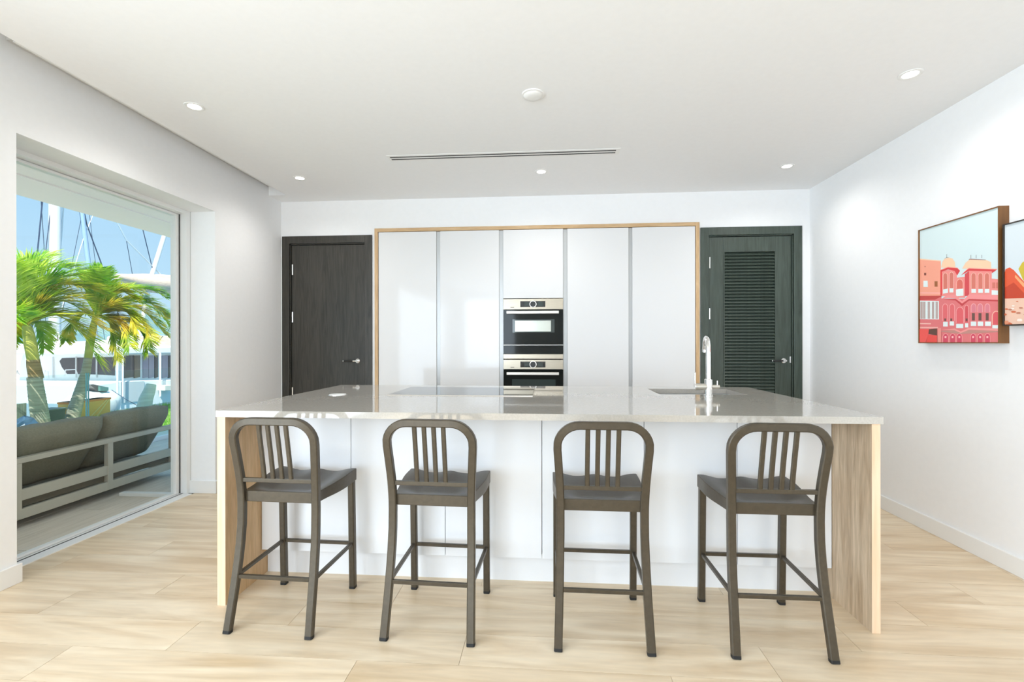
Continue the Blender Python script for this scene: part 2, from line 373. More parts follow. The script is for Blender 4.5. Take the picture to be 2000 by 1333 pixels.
d2 = thing('door_2', 'dark stained louvred door, green light cast put into its colour, between the tall cabinets and corner', None, ((D2[0] + D2[1]) / 2, YB, 0)); d2['kind'] = 'structure'
casing(d2, D2, door2_m, 'd2')
lx0, lx1, lzt = D2[0] + fw + 0.013, D2[1] - fw - 0.013, D2[2] - fw - 0.014
vx0, vx1, vz1, vz0 = on_y(1412.5, 600, YB + 0.015).x, on_y(1516, 600, YB + 0.015).x, on_y(1466, 489.5, YB + 0.015).z, 0.22
mb = B(lx0, vx0, YB + 0.015, YB + 0.055, 0.005, lzt); mb.box(vx1, lx1, YB + 0.015, YB + 0.055, 0.005, lzt); mb.box(vx0, vx1, YB + 0.015, YB + 0.055, vz1, lzt); mb.box(vx0, vx1, YB + 0.015, YB + 0.055, 0.005, vz0)
lf = obj('door_leaf', mb, door2_m, d2, bevel=0.002)
bd = 0.012
mb = B(vx0, vx0 + bd, YB + 0.011, YB + 0.05, vz0, vz1); mb.box(vx1 - bd, vx1, YB + 0.011, YB + 0.05, vz0, vz1); mb.box(vx0 + bd, vx1 - bd, YB + 0.011, YB + 0.05, vz1 - bd, vz1); mb.box(vx0 + bd, vx1 - bd, YB + 0.011, YB + 0.05, vz0, vz0 + bd)
obj('bead', mb, door2_m, lf)
pitch = (on_y(1466, 415 / 3.029 + 360, YB).z - on_y(1466, 604 / 3.029 + 360, YB).z) / 10
prof = [(0.016, 0.0), (0.022, -0.003), (0.048, pitch * 0.95), (0.042, pitch * 1.05)]
sm = MB().prism([(vx0 + bd, y, z) for y, z in prof], (vx1 - vx0 - 2 * bd, 0, 0))
smesh = None; z = vz1 - bd - pitch * 1.06
while z > vz0 + bd:
    if smesh is None:
        s0 = obj('slat', sm, door2_m, lf, local=True); smesh = s0.data
        s0.location = (-d2.location.x, YB - d2.location.y, z)
    else:
        o = bpy.data.objects.new('slat', smesh); C.objects.link(o); o.parent = lf; o.location = (-d2.location.x, YB - d2.location.y, z)
    z -= pitch
obj('louvre_back', B(vx0, vx1, YB + 0.051, YB + 0.054, vz0, vz1), door2_m, lf)
hinges(lf, 1386.6, [(502.6, 524.4), (602.7, 624), (752, 774)])
p = on_y(1531.8, 705, YB); lever(lf, p.x, p.z, YB + 0.015, -1)
p = on_y(1544.5, 703, YB); obj('latch_plate', B(p.x - 0.006, p.x + 0.006, YB + 0.008, YB + 0.02, p.z - 0.03, p.z + 0.03), chrome_m, lf)

# ------------------------------------------------------------------ tall cabinets and ovens
YC = YB - 0.02
xs = lambda px: on_y(px, 600, YC).x
zc = lambda py: on_y(1041, py, YC).z
st = 0.035
cs = thing('cabinet_surround', 'slim oak frame around the wall of tall white cabinets', 'cabinet frame', ((CABX0 + CABX1) / 2, YC, 0))
obj('side_panel', B(CABX0, CABX0 + st, YC, YC + 0.62, 0, CABT), oak_m, cs, bevel=0.001)
obj('side_panel', B(CABX1 - st, CABX1, YC, YC + 0.62, 0, CABT), oak_m, cs, bevel=0.001)
obj('top_panel', B(CABX0 + st, CABX1 - st, YC, YC + 0.62, CABT - st, CABT), oakh_m, cs, bevel=0.001)
edges = [(739.2, 852.0, 859.3), (859.5, 974.8, 982.8), (983.0, 1099.9, 1108.0), (1108.2, 1227.8, 1235.0), (1235.2, 1358.2, 1358.8)]
ctop = CABT - st - 0.004
names = ['tall white gloss cabinet beside the plain dark door', 'tall white gloss cabinet between the end cabinet and the oven housing, plain door side', 'white oven housing cabinet with short gloss door above the ovens',
         'tall white gloss cabinet next to the oven housing, louvred door side', 'tall white gloss cabinet beside the louvred dark door']
o1t = zc(583.4)
for i, (a, b, c) in enumerate(edges):
    x0, x1, x2 = xs(a), xs(b), xs(c)
    t = thing('tall_cabinet', names[i], 'cabinet', ((x0 + x1) / 2, YC + 0.3, 0), group='tall cabinets along the back wall')
    if i == 2:
        obj('body', B(x0, x1, YC + 0.03, YC + 0.6, o1t + 0.004, ctop), carc_m, t); obj('lower_body', B(x0, x1, YC + 0.03, YC + 0.6, 0, 0.3), carc_m, t)
        obj('door', B(x0, x1, YC + 0.004, YC + 0.024, o1t + 0.003, ctop), lacq_m, t, bevel=0.0015)
        obj('drawer', B(x0, x1, YC + 0.004, YC + 0.024, 0.1, 0.31), lacq_m, t, bevel=0.0015)
    else:
        obj('body', B(x0, x1, YC + 0.03, YC + 0.6, 0, ctop), carc_m, t)
        obj('door', B(x0, x1, YC + 0.004, YC + 0.024, 0.1, ctop), lacq_m, t, bevel=0.0015)
    if i < 4:
        obj('handle_channel', B(x1, x2, YC + 0.022, YC + 0.05, 0, ctop), chan_m, t)
ox0, ox1 = xs(983.2), xs(1099.9)
def oven(label, top, ctl_b, disp, knobz, door_b, hz, win, wm, loc_z):
    t = thing('built_in_oven', label, 'oven', ((ox0 + ox1) / 2, YC + 0.3, loc_z))
    obj('body', B(ox0 + 0.01, ox1 - 0.01, YC + 0.025, YC + 0.55, zc(door_b), zc(top) - 0.004), black_m, t)
    cp = obj('control_panel', B(ox0, ox1, YC + 0.002, YC + 0.024, zc(ctl_b), zc(top) - 0.003), steel_m, t, bevel=0.001)
    obj('display', B(xs(1016.2), xs(1065.2), YC - 0.0005, YC + 0.01, zc(disp[1]), zc(disp[0])), blackg_m, cp)
    for q in ((1024, 1034), (1050, 1060)): obj('screen', B(xs(q[0]), xs(q[1]), YC - 0.001, YC + 0.005, zc(disp[1] - 1.6), zc(disp[0] + 1.6)), dkglass_m, cp)
    kx, kz = xs(1041), zc(knobz)
    k = obj('knob_ring', MB().lathe([(0.028, 0), (0.035, 0), (0.035, -0.012), (0.033, -0.014), (0.028, -0.014), (0.027, -0.01)], (kx, YC, kz), axis='y', ring=True), chrome_m, cp, smooth=40)
    obj('knob_face', MB().lathe([(0.0, 0), (0.027, 0), (0.027, -0.009), (0.0, -0.009)], (kx, YC - 0.001, kz), axis='y'), black_m, cp, smooth=40)
    obj('maker_mark', B(xs(997), xs(1004), YC + 0.001, YC + 0.004, zc(ctl_b - 3.4), zc(ctl_b - 4.6)), black_m, cp)
    d = obj('oven_door', B(ox0, ox1, YC, YC + 0.024, zc(door_b), zc(ctl_b) - 0.002), ovenb_m, t, bevel=0.001)
    obj('window', B(xs(win[0]), xs(win[1]), YC - 0.0008, YC + 0.005, zc(win[3]), zc(win[2])), wm, d)
    mb = B(xs(990), xs(1091.3), YC - 0.05, YC - 0.035, zc(hz[1]), zc(hz[0]))
    for x in (xs(993), xs(1087)): mb.box(x, x + 0.015, YC - 0.036, YC, zc(hz[1]) + 0.004, zc(hz[0]) - 0.004)
    obj('handle', mb, bar_m, d, bevel=0.003)
    return t
ov1 = oven('upper compact steam oven with mirrored window coloured pale for its reflection and steel control panel', 583.4, 604.6, (588.5, 600), 594.6, 673.4, (608.2, 613.6), (1005.8, 1076, 626.6, 648), ovenw_m, zc(673.4))
obj('window_surround', B(xs(1001), xs(1083), YC - 0.0004, YC + 0.005, zc(650), zc(624)), dkglass_m, ov1)
wd = thing('warming_drawer', 'black glass warming drawer with steel base strip between the two ovens', 'drawer', ((ox0 + ox1) / 2, YC + 0.3, zc(701.3)))
obj('body', B(ox0 + 0.01, ox1 - 0.01, YC + 0.025, YC + 0.55, zc(701.3), zc(674.6)), black_m, wd)
obj('front', B(ox0, ox1, YC, YC + 0.024, zc(691.6), zc(675.2)), ovenb_m, wd, bevel=0.001)
obj('base_strip', B(ox0, ox1, YC + 0.002, YC + 0.024, zc(701.3), zc(692.3)), steel_m, wd, bevel=0.001)
obj('top_trim', B(ox0 + 0.003, ox1 - 0.003, YC - 0.001, YC + 0.02, zc(674.9), zc(674.0)), bar_m, wd)
ov2 = oven('lower built-in oven with black door partly behind the worktop', 702.6, 721.8, (706.7, 718), 712.3, 812, (727, 732.3), (1000, 1085, 741.5, 795), dkglass_m, zc(812))

# ------------------------------------------------------------------ island
IX0, IX1, IY0, IY1, IT = -1.5551, 1.4223, 2.0838, 3.4254, 0.92
sA, sB, sC_, sD = on_z(1265.5, 760, IT), on_z(1288.5, 771, IT), on_z(1461, 771.5, IT), on_z(1416, 760.3, IT)
kx0, kx1, ky0, ky1 = (sA.x + sB.x) / 2, (sC_.x + sD.x) / 2, (sB.y + sC_.y) / 2, (sA.y + sD.y) / 2
def frame_slab(x0, x1, y0, y1, hx0, hx1, hy0, hy1, z0, z1):
    m = MB(); xs_, ys_ = [x0, hx0, hx1, x1], [y0, hy0, hy1, y1]
    vs = [(x, y, z) for z in (z0, z1) for y in ys_ for x in xs_]; fs = []
    I = lambda i, j, k: k * 16 + j * 4 + i
    for j in range(3):
        for i in range(3):
            if i == 1 and j == 1: continue
            fs.append((I(i, j, 1), I(i + 1, j, 1), I(i + 1, j + 1, 1), I(i, j + 1, 1))); fs.append((I(i, j, 0), I(i, j + 1, 0), I(i + 1, j + 1, 0), I(i + 1, j, 0)))
    for i in range(3):
        fs += [(I(i, 0, 0), I(i + 1, 0, 0), I(i + 1, 0, 1), I(i, 0, 1)), (I(i, 3, 0), I(i, 3, 1), I(i + 1, 3, 1), I(i + 1, 3, 0))]
        fs += [(I(0, i, 0), I(0, i, 1), I(0, i + 1, 1), I(0, i + 1, 0)), (I(3, i, 0), I(3, i + 1, 0), I(3, i + 1, 1), I(3, i, 1))]
    fs += [(I(1, 1, 0), I(1, 1, 1), I(2, 1, 1), I(2, 1, 0)), (I(1, 2, 0), I(2, 2, 0), I(2, 2, 1), I(1, 2, 1)), (I(1, 1, 0), I(1, 2, 0), I(1, 2, 1), I(1, 1, 1)), (I(2, 1, 0), I(2, 1, 1), I(2, 2, 1), I(2, 2, 0))]
    return m.add(vs, fs)
wt = obj('worktop', frame_slab(IX0, IX1, IY0, IY1, kx0, kx1, ky0, ky1, IT - 0.03, IT), stone_m)
tag(wt, 'long polished greige stone worktop covering the whole kitchen island', 'worktop')
PX0, PX1 = -1.5513, 1.4121
for nm, x0, x1, lab in (('a', PX0, PX0 + 0.04, 'oak end panel holding up the worktop, sliding door end'), ('b', PX1 - 0.034, PX1, 'grey oak end panel holding up the worktop, picture wall end')):
    t = thing('end_panel', lab, 'panel', ((x0 + x1) / 2, 2.75, 0), group='island end panels')
    obj('board', B(x0, x1, IY0 + 0.006, IY1 - 0.01, 0, IT - 0.0305), oak_m if nm == 'a' else oakg_m, t)
    obj('edge_band', B(x0, x1, IY0 + 0.004, IY0 + 0.006, 0, IT - 0.0305), edge_m, t)
seam = [PX0 + 0.041, -1.0214, -0.5222, -0.0254, 0.484, 0.9336, PX1 - 0.035]
labs = ['white island cabinet front against the oak end panel', 'white island cabinet front second from the sliding door end', 'white island cabinet front third from the sliding door end', 'white island cabinet front third from the picture wall end', 'white island cabinet front second from the picture wall end', 'white island cabinet front against the grey oak end panel']
for i in range(6):
    t = thing('base_cabinet', labs[i], 'cabinet', ((seam[i] + seam[i + 1]) / 2, 2.6, 0.142), group='island base cabinets')
    obj('body', B(seam[i] + 0.002, seam[i + 1] - 0.002, 2.386, 2.80, 0.142, IT - 0.031), carc_m, t)
    obj('door', B(seam[i] + 0.0015, seam[i + 1] - 0.0015, 2.365, 2.385, 0.142, IT - 0.034), lacq2_m, t, bevel=0.001)
pl = tag(obj('plinth', B(PX0 + 0.041, PX1 - 0.035, 2.42, 2.436, 0, 0.141), lacq2_m), 'white recessed plinth along the foot of the island cabinets', 'plinth')
for i, (a, b) in enumerate(((PX0 + 0.041, -0.52), (-0.518, 0.48), (0.482, PX1 - 0.035))):
    t = thing('kitchen_cabinet', ['white cabinet on the cooking side of the island under the socket', 'white cabinet on the cooking side of the island under the hob', 'white cabinet on the cooking side of the island under the sink'][i], 'cabinet', ((a + b) / 2, 3.1, 0.0))
    obj('body', B(a, b, 2.82, 3.38, 0.0, 0.64), carc_m, t)
    obj('door', B(a + 0.002, b - 0.002, 3.382, 3.40, 0.1, IT - 0.036), lacq2_m, t)
# sink
sk = thing('sink', 'undermounted steel sink basin cut into the island worktop', 'sink', ((kx0 + kx1) / 2, (ky0 + ky1) / 2, IT - 0.22))
e = 0.004; zb = IT - 0.22
mb = MB(); t_ = 0.003
mb.box(kx0 - e - t_, kx0 - e, ky0 - e, ky1 + e, zb, IT - 0.031); mb.box(kx1 + e, kx1 + e + t_, ky0 - e, ky1 + e, zb, IT - 0.031)
mb.box(kx0 - e - t_, kx1 + e + t_, ky0 - e - t_, ky0 - e, zb, IT - 0.031); mb.box(kx0 - e - t_, kx1 + e + t_, ky1 + e, ky1 + e + t_, zb, IT - 0.031)
mb.box(kx0 - e - t_, kx1 + e + t_, ky0 - e - t_, ky1 + e + t_, zb - t_, zb)
obj('basin', mb, sinks_m, sk)
obj('drain', MB().lathe([(0, 0), (0.045, 0), (0.045, 0.003), (0.03, 0.004), (0, 0.002)], ((kx0 + kx1) / 2, (ky0 + ky1) / 2, zb)), chrome_m, sk, smooth=40)
# faucet
nick_m = mat('brushed_nickel', srgb(204, 200, 190), 0.25, metal=0.8)
fp = on_z(1383.5, 773.5, IT); fx, fy = fp.x, fp.y
sc = fy / 910 * 1.0
fa = thing('faucet', 'tall chrome arched mixer tap with two side levers by the sink', 'faucet', (fx, fy, IT))
zf = lambda py: on_y(1383, py, fy).z
xf = lambda px: on_y(px, 760, fy).x
obj('base', MB().lathe([(0, 0), (0.026, 0), (0.026, 0.006), (0.023, 0.008), (0.0225, zf(741.5) - IT), (0.016, zf(741) - IT + 0.002), (0, zf(741) - IT + 0.002)], (fx, fy, IT)), chrome_m, fa, smooth=40)
zs = zf(741); ztop = zf(655.5) - 0.015
arc = [(fx, fy, zs)]
rr = 0.085; ex, ey = 0.34, 0.94
arc.append((fx, fy, ztop - rr))
for q in range(1, 13):
    a = math.pi * q / 12; d = rr * (1 - math.cos(a)); arc.append((fx + ex * d * 0.55, fy + ey * d, ztop - rr + rr * math.sin(a)))
last = arc[-1]; arc.append((last[0], last[1], zf(689) + 0.02))
obj('spout', MB().tube(arc, 0.0145, n=18), chrome_m, fa, smooth=40)
obj('nozzle', MB().cyl((last[0], last[1], zf(689) + 0.02), (last[0], last[1], zf(689)), 0.0155, n=18), chrome_m, fa, smooth=40)
zl = zf(756)
lh = obj('mixer_body', MB().cyl((fx - 0.01, fy, zl), (xf(1358), fy, zl), 0.0205, n=20), nick_m, fa, smooth=40)
obj('mixer_lever', B(xf(1356.2), xf(1358.6), fy - 0.006, fy + 0.006, zl, zf(728)), chrome_m, lh, bevel=0.001)
obj('mixer_cap', MB().cyl((xf(1358), fy, zl), (xf(1356), fy, zl), 0.0205, n=20), chrome_m, lh, smooth=40)
rh = obj('filter_valve', MB().cyl((fx + 0.01, fy, zl), (xf(1405), fy, zl), 0.0115, n=16), nick_m, fa, smooth=40)
obj('filter_lever', MB().cyl((xf(1401), fy, zl), (xf(1401), fy, zf(744)), 0.004, n=10), chrome_m, rh, smooth=40)
# hob
h0, h1 = on_z(757.5, 772.5, IT), on_z(1040, 776, IT)
hy0 = (h0.y + h1.y) / 2
hb = thing('induction_hob', 'black glass induction hob with bright metal front edge on the worktop', 'hob', ((h0.x + h1.x) / 2, hy0 + 0.25, IT))
obj('glass_plate', B(h0.x, h1.x, hy0 + 0.014, hy0 + 0.51, IT, IT + 0.005), blackg_m, hb, bevel=0.001)
obj('front_trim', MB().prism([(h0.x, hy0, IT), (h0.x, hy0 + 0.014, IT), (h0.x, hy0 + 0.014, IT + 0.0048)], (h1.x - h0.x, 0, 0)), bar_m, hb)
# pop-up socket
p = on_z(659.5, 771.5, IT)
ps = thing('popup_socket', 'round white pop-up power socket flush in the worktop', 'socket', (p.x, p.y, IT))
obj('cap', MB().lathe([(0, 0), (0.052, 0), (0.052, 0.002), (0.049, 0.004), (0, 0.004)], (p.x, p.y, IT)), trim_m, ps, smooth=40)
obj('rim', MB().lathe([(0.052, 0), (0.056, 0), (0.056, 0.0015), (0.052, 0.002)], (p.x, p.y, IT), ring=True), chrome_m, ps, smooth=40)

# ------------------------------------------------------------------ stools
def rsec(w, d, r):
    a, b = w / 2, d / 2
    return [(a, b - r), (a - r, b), (-a + r, b), (-a, b - r), (-a, -b + r), (-a + r, -b), (a - r, -b), (a, -b + r)]
LEG = rsec(0.033, 0.027, 0.004)
yprof = [(0.0, -0.205), (0.1, -0.184), (0.2, -0.163), (0.28, -0.148), (0.36, -0.136), (0.44, -0.129), (0.52, -0.127), (0.60, -0.130), (0.68, -0.140), (0.76, -0.153), (0.84, -0.168), (0.93, -0.184)]
xprof = [(0.0, 0.184), (0.15, 0.179), (0.3, 0.175), (0.45, 0.172), (0.56, 0.172), (0.65, 0.175), (0.73, 0.180), (0.80, 0.185), (0.93, 0.186)]
def interp(t, z):
    for (a, b), (c, d) in zip(t, t[1:]):
        if z <= c:
            u = (z - a) / (c - a); return b + (d - b) * u
    return t[-1][1]
def post(s, z): return (s * interp(xprof, z), interp(yprof, z), z)
def smoothstep(a, b, x):
    x = max(0, min(1, (x - a) / (b - a))); return x * x * (3 - 2 * x)
def make_stool():
    t = thing('counter_stool', '', 'stool')
    for s in (-1, 1):
        zz = [0.012] + [0.04 * i for i in range(1, 15)]
        lg = obj('leg', MB().tube([post(s, z) for z in zz], 1.0, sect=LEG, ref=(0, 1, 0)), stool_m, t, local=True, smooth=30)
        obj('foot_cap', MB().tube([post(s, 0.0), post(s, 0.012)], 1.02, sect=LEG, ref=(0, 1, 0)), rubber_m, lg, local=True)
    for s in (-1, 1):
        fl_ = obj('leg', MB().tube([(s * 0.184, 0.205, 0.012), (s * 0.184, 0.197, 0.30), (s * 0.184, 0.19, 0.555)], 1.0, sect=rsec(0.03, 0.03, 0.004), ref=(0, 1, 0)), stool_m, t, local=True, smooth=30)
        obj('foot_cap', MB().tube([(s * 0.184, 0.205, 0.0), (s * 0.184, 0.205, 0.012)], 1.02, sect=rsec(0.03, 0.03, 0.004), ref=(0, 1, 0)), rubber_m, fl_, local=True)
    # bent back frame: up, round, across, down
    R, ZT = 0.092, 0.902
    pts = [post(-1, 0.56 + 0.03 * i) for i in range(9)]
    xc = -0.186 + R; zcn = ZT - R
    for q in range(1, 9):
        a = math.pi / 2 * q / 8; z = zcn + R * math.sin(a); pts.append((xc - R * math.cos(a), interp(yprof, z), z))
    for q in range(1, 5): pts.append((xc + (-2 * xc) * q / 5, interp(yprof, ZT), ZT))
    pts += [(-p[0], p[1], p[2]) for p in reversed(pts[:len(pts) - 4])]
    obj('back_frame', MB().tube(pts, 1.0, sect=LEG, ref=(0, 1, 0)), stool_m, t, local=True, smooth=30)
    zcb = 0.636
    xb = interp(xprof, zcb); yb = interp(yprof, zcb)
    obj('crossbar', B(-xb + 0.01, xb - 0.01, yb - 0.008, yb + 0.008, zcb - 0.009, zcb + 0.009), stool_m, t, local=True, bevel=0.002)
    for i in range(4):
        x = -0.0623 + 0.0415 * i
        obj('slat', MB().tube([(x, interp(yprof, z), z) for z in (zcb + 0.005, 0.7, 0.77, 0.84, ZT - 0.01)], 1.0, sect=rsec(0.019, 0.013, 0.003), ref=(0, 1, 0)), stool_m, t, local=True, smooth=30)
    # saddle seat
    nx, ny = 28, 20; vs = []; fs = []
    def top(u, v):
        edge = 0.584 + 0.020 * smoothstep(0.1, 1.0, v)
        au = abs(u)
        dish = (1 - smoothstep(0.45, 0.93, au)) * smoothstep(0.03, 0.28, v) * (0.024 - 0.007 * v)
        pom = 0.011 * math.exp(-(u / 0.22) ** 2) * smoothstep(0.45, 1.0, v)
        return edge - dish + pom
    def outline(u, v):
        hw = 0.172 + 0.030 * smoothstep(0.0, 0.75, v)
        return u * hw, -0.125 + v * 0.335 + 0.0
    for j in range(ny + 1):
        for i in range(nx + 1):
            u, v = -1 + 2 * i / nx, j / ny; x, y = outline(u, v); vs.append((x, y, top(u, v)))
    for j in range(ny):
        for i in range(nx): a = j * (nx + 1) + i; fs.append((a, a + 1, a + nx + 2, a + nx + 1))
    rim = [i for i in range(nx + 1)] + [j * (nx + 1) + nx for j in range(1, ny + 1)] + [ny * (nx + 1) + i for i in range(nx - 1, -1, -1)] + [j * (nx + 1) for j in range(ny - 1, 0, -1)]
    o = len(vs); low = []
    for k in rim:
        x, y, z = vs[k]; low.append((x, y, (0.536 + 0.012 * smoothstep(0.0, 0.3, y))))
    vs += low; n = len(rim)
    for k in range(n): fs.append((rim[k], rim[(k + 1) % n], o + (k + 1) % n, o + k))
    fs.append(tuple(o + k for k in range(n)))
    obj('seat', MB().add(vs, fs), stool_m, t, local=True, smooth=45, bevel=0.003)
    # stretchers
    zz = 0.222; a, b = post(-1, zz), post(1, zz); sq = rsec(0.016, 0.016, 0.002)
    fr = lambda s: (s * 0.184, 0.199, 0.228)
    for p_, q_ in ((a, b), (fr(-1), fr(1)), (a, fr(-1)), (b, fr(1))): obj('stretcher', MB().tube([p_, q_], 1.0, sect=sq, ref=(0, 0, 1)), stool_m, t, local=True)
    return t
stool = make_stool()
places = [(-1.170, 2.091, -0.033, 'bronze metal counter stool beside the oak end panel nearest the sliding door'),
          (-0.488, 2.094, -0.031, 'bronze metal counter stool second along from the sliding door'),
          (0.229, 2.083, -0.004, 'bronze metal counter stool third along from the sliding door'),
          (0.922, 2.090, 0.0, 'bronze metal counter stool beside the grey oak end panel nearest the pictures')]
for i, (x, y, r, lab) in enumerate(places):
    o = stool if i == 0 else copy_tree(stool)
    o.location = (x, y, 0); o.rotation_euler = (0, 0, r); o['label'] = lab; o['group'] = 'counter stools along the island'

# ------------------------------------------------------------------ ceiling fittings
def downlight(px, py, lab, e=18):
    p = on_z(px, py, HC)
    return downlight_at(p.x, p.y, lab, e)
def downlight_at(x, y, lab, e=24):
    t = thing('downlight', lab, 'downlight', (x, y, HC), group='recessed ceiling downlights')
    obj('trim_ring', MB().lathe([(0.036, 0), (0.055, 0), (0.055, -0.003), (0.05, -0.005), (0.04, -0.004), (0.036, -0.002)], (x, y, HC), ring=True), trim_m, t, smooth=40)
    obj('lens', MB().lathe([(0, -0.001), (0.036, -0.001), (0.036, -0.003), (0, -0.003)], (x, y, HC)), lamp_m, t)
    l = light('SPOT', 'downlight_lamp', (x, y, HC - 0.03), e, (1.0, 0.97, 0.93), spot_size=math.radians(160), spot_blend=1.0, shadow_soft_size=0.05)
    return t
downlight(379.5, 208, 'recessed round downlight in the ceiling nearest the blind slot')
downlight(585.5, 348, 'small recessed downlight in the ceiling over the plain dark door')
downlight(1057, 335.3, 'small recessed downlight in the ceiling between the air vent and ovens')
downlight(1537, 324.7, 'small recessed downlight in the ceiling over the louvred door')
downlight(1778, 145, 'recessed round downlight in the ceiling beside the picture wall')
for x, y, lab in ((-1.6, 0.35, 'recessed downlight in the ceiling over the living side, glass wall row, first'), (1.6, 0.35, 'recessed downlight in the ceiling over the living side, picture wall row, first'), (0.0, -0.9, 'recessed downlight in the middle of the living room ceiling'),
                  (-1.6, -2.3, 'recessed downlight in the ceiling over the living side, glass wall row, second'), (1.6, -2.3, 'recessed downlight in the ceiling over the living side, picture wall row, second')): downlight_at(x, y, lab, 8)
p = on_z(1041, 184.5, HC)
dt = thing('smoke_detector', 'round white smoke detector dome on the ceiling above the island', 'detector', (p.x, p.y, HC))
obj('base', MB().lathe([(0, 0), (0.066, 0), (0.066, -0.006), (0.06, -0.008), (0, -0.008)], (p.x, p.y, HC)), trim_m, dt, smooth=40)
obj('dome', MB().lathe([(0, -0.022), (0.03, -0.021), (0.047, -0.017), (0.056, -0.008)], (p.x, p.y, HC)), trim_m, dt, smooth=60)
va, vb = on_z(758, 309, HC), on_z(1210, 296, HC); vy = (va.y + vb.y) / 2
vt = thing('air_vent', 'long two-slot linear air vent in the ceiling', 'vent', ((va.x + vb.x) / 2, vy, HC))
x0, x1 = va.x, vb.x; hw = 0.055
mb = B(x0, x1, vy - hw, vy - 0.03, HC - 0.0025, HC); mb.box(x0, x1, vy + 0.03, vy + hw, HC - 0.0025, HC); mb.box(x0, x0 + 0.02, vy - 0.03, vy + 0.03, HC - 0.0025, HC); mb.box(x1 - 0.03, x1, vy - 0.03, vy + 0.03, HC - 0.0025, HC)
obj('flange', mb, trim_m, vt)
obj('divider_bar', B(x0 + 0.02, x1 - 0.03, vy - 0.011, vy + 0.011, HC - 0.0025, HC), trim_m, vt)
for a in (-0.03, 0.011): obj('slot', B(x0 + 0.02, x1 - 0.03, vy + a, vy + a + 0.020, HC - 0.0024, HC - 0.0005), slot_m, vt)

# ------------------------------------------------------------------ pictures on the right wall
AX = XR - 0.05
def picture(label, pts, fm, name):
    ys = [p[0] for p in pts]; zs_ = [p[1] for p in pts]
    y0, y1, z0, z1 = min(ys), max(ys), min(zs_), max(zs_)
    t = thing(name, label, 'picture', (XR - 0.025, (y0 + y1) / 2, (z0 + z1) / 2))
    e = 0.006
    mb = B(AX - 0.003, XR - 0.001, y0, y0 + e, z0, z1); mb.box(AX - 0.003, XR - 0.001, y1 - e, y1, z0, z1); mb.box(AX - 0.003, XR - 0.001, y0 + e, y1 - e, z0, z0 + e); mb.box(AX - 0.003, XR - 0.001, y0 + e, y1 - e, z1 - e, z1)
    obj('frame', mb, fm, t)
    obj('backing', B(AX + 0.004, XR - 0.002, y0 + e, y1 - e, z0 + e, z1 - e), fm, t)
    return t
a, b = on_x(1794, 450, AX), on_x(1952, 402, AX); zb1 = on_x(1870, 671, AX).z
fr1 = noisy('walnut_frame', srgb(104, 66, 30), srgb(134, 90, 46), scale=(6, 6, 0.5), nscale=6, rough=0.5)
fr2 = mat('black_frame', srgb(48, 38, 30), 0.45)
pic1 = picture('tall walnut framed print of a pink palace facade under pale sky', [(a.y, a.z), (b.y, zb1)], fr1, 'framed_print')
Z1 = lambda zx, zy: (1780 + zx / 6.667, 480 + zy / 6.667)
class Print:
    def __init__(s): s.mb = MB(); s.cols = []; s.n = 0; s.lay = 0
    def poly(s, pts, col, lim):
        if col not in s.cols: s.cols.append(col)
        s.lay += 1; x = AX + 0.0035 - s.lay * 0.000025
        vs = []
        for q in pts:
            p = on_x(q[0], q[1], AX); vs.append((x, min(max(p.y, lim[0]), lim[1]), min(max(p.z, lim[2]), lim[3])))
        s.mb.add(vs, [tuple(range(len(vs)))], s.cols.index(col))
    def build(s, parent, coat=0.0):
        ms = [mat('ink_%d_%d_%d' % c, srgb(*c), 0.35, spec=0.4) for c in s.cols]
        L = parent.location; s.mb.v = [(v[0] - L.x, v[1] - L.y, v[2] - L.z) for v in s.mb.v]
        me = bpy.data.meshes.new('print'); me.from_pydata(s.mb.v, [], s.mb.f)
        for m in ms: me.materials.append(m)
        me.polygons.foreach_set('material_index', s.mb.mi); me.update()
        o = bpy.data.objects.new('print', me); C.objects.link(o); o.parent = parent; return o
lim1 = (b.y + 0.006, a.y - 0.006, zb1 + 0.006, a.z - 0.006)
pr = Print()
def A(col, *pts): pr.poly([Z1(*q) for q in pts], col, lim1)
def R_(col, x0, y0, x1, y1): A(col, (x0, y0), (x1, y0), (x1, y1), (x0, y1))
def arch(col, x0, x1, y0, y1):
    c, r = (x0 + x1) / 2, (x1 - x0) / 2; h = r * 1.3
    A(col, (x0, y1), (x0, y0 + h), *[(c - r * math.cos(math.pi * q / 8), y0 + h - h * math.sin(math.pi * q / 8)) for q in range(1, 8)], (x1, y0 + h), (x1, y1))
def trimmed(x0, x1, y0, y1, col, edge=(250, 205, 190), w=5): arch(edge, x0 - w, x1 + w, y0 - w, y1); arch(col, x0, x1, y0, y1)
sky, salmon, pink, red, cream, whitep, dark, rose = (213, 230, 232), (246, 166, 142), (226, 122, 124), (218, 68, 72), (246, 206, 172), (228, 240, 240), (110, 80, 74), (238, 146, 140)
R_(sky, -200, -1000, 1400, 1400)
A(salmon, (60, 185), (375, 200), (385, 660), (60, 660)); A(cream, (60, 180), (375, 194), (375, 206), (60, 194))
R_(pink, 60, 660, 385, 1300); A((198, 76, 72), (60, 660), (410, 652), (300, 705), (60, 718)); R_((250, 178, 166), 60, 610, 380, 630)
R_(whitep, 60, 722, 352, 962)
for q in (110, 145, 205, 260, 308): R_((188, 168, 164), q, 732, q + 31, 955)
R_((250, 200, 190), 60, 1012, 248, 1026); R_((246, 180, 172), 60, 1060, 340, 1080)
A(whitep, (150, 458), (205, 458), (209, 540), (150, 540)); R_((160, 98, 60), 295, 465, 334, 535); R_((130, 70, 60), 160, 355, 186, 388); R_((130, 70, 60), 166, 268, 176, 280)
R_((228, 58, 60), 372, 318, 392, 650)
A(rose, (390, 320), (590, 320), (578, 660), (390, 660))
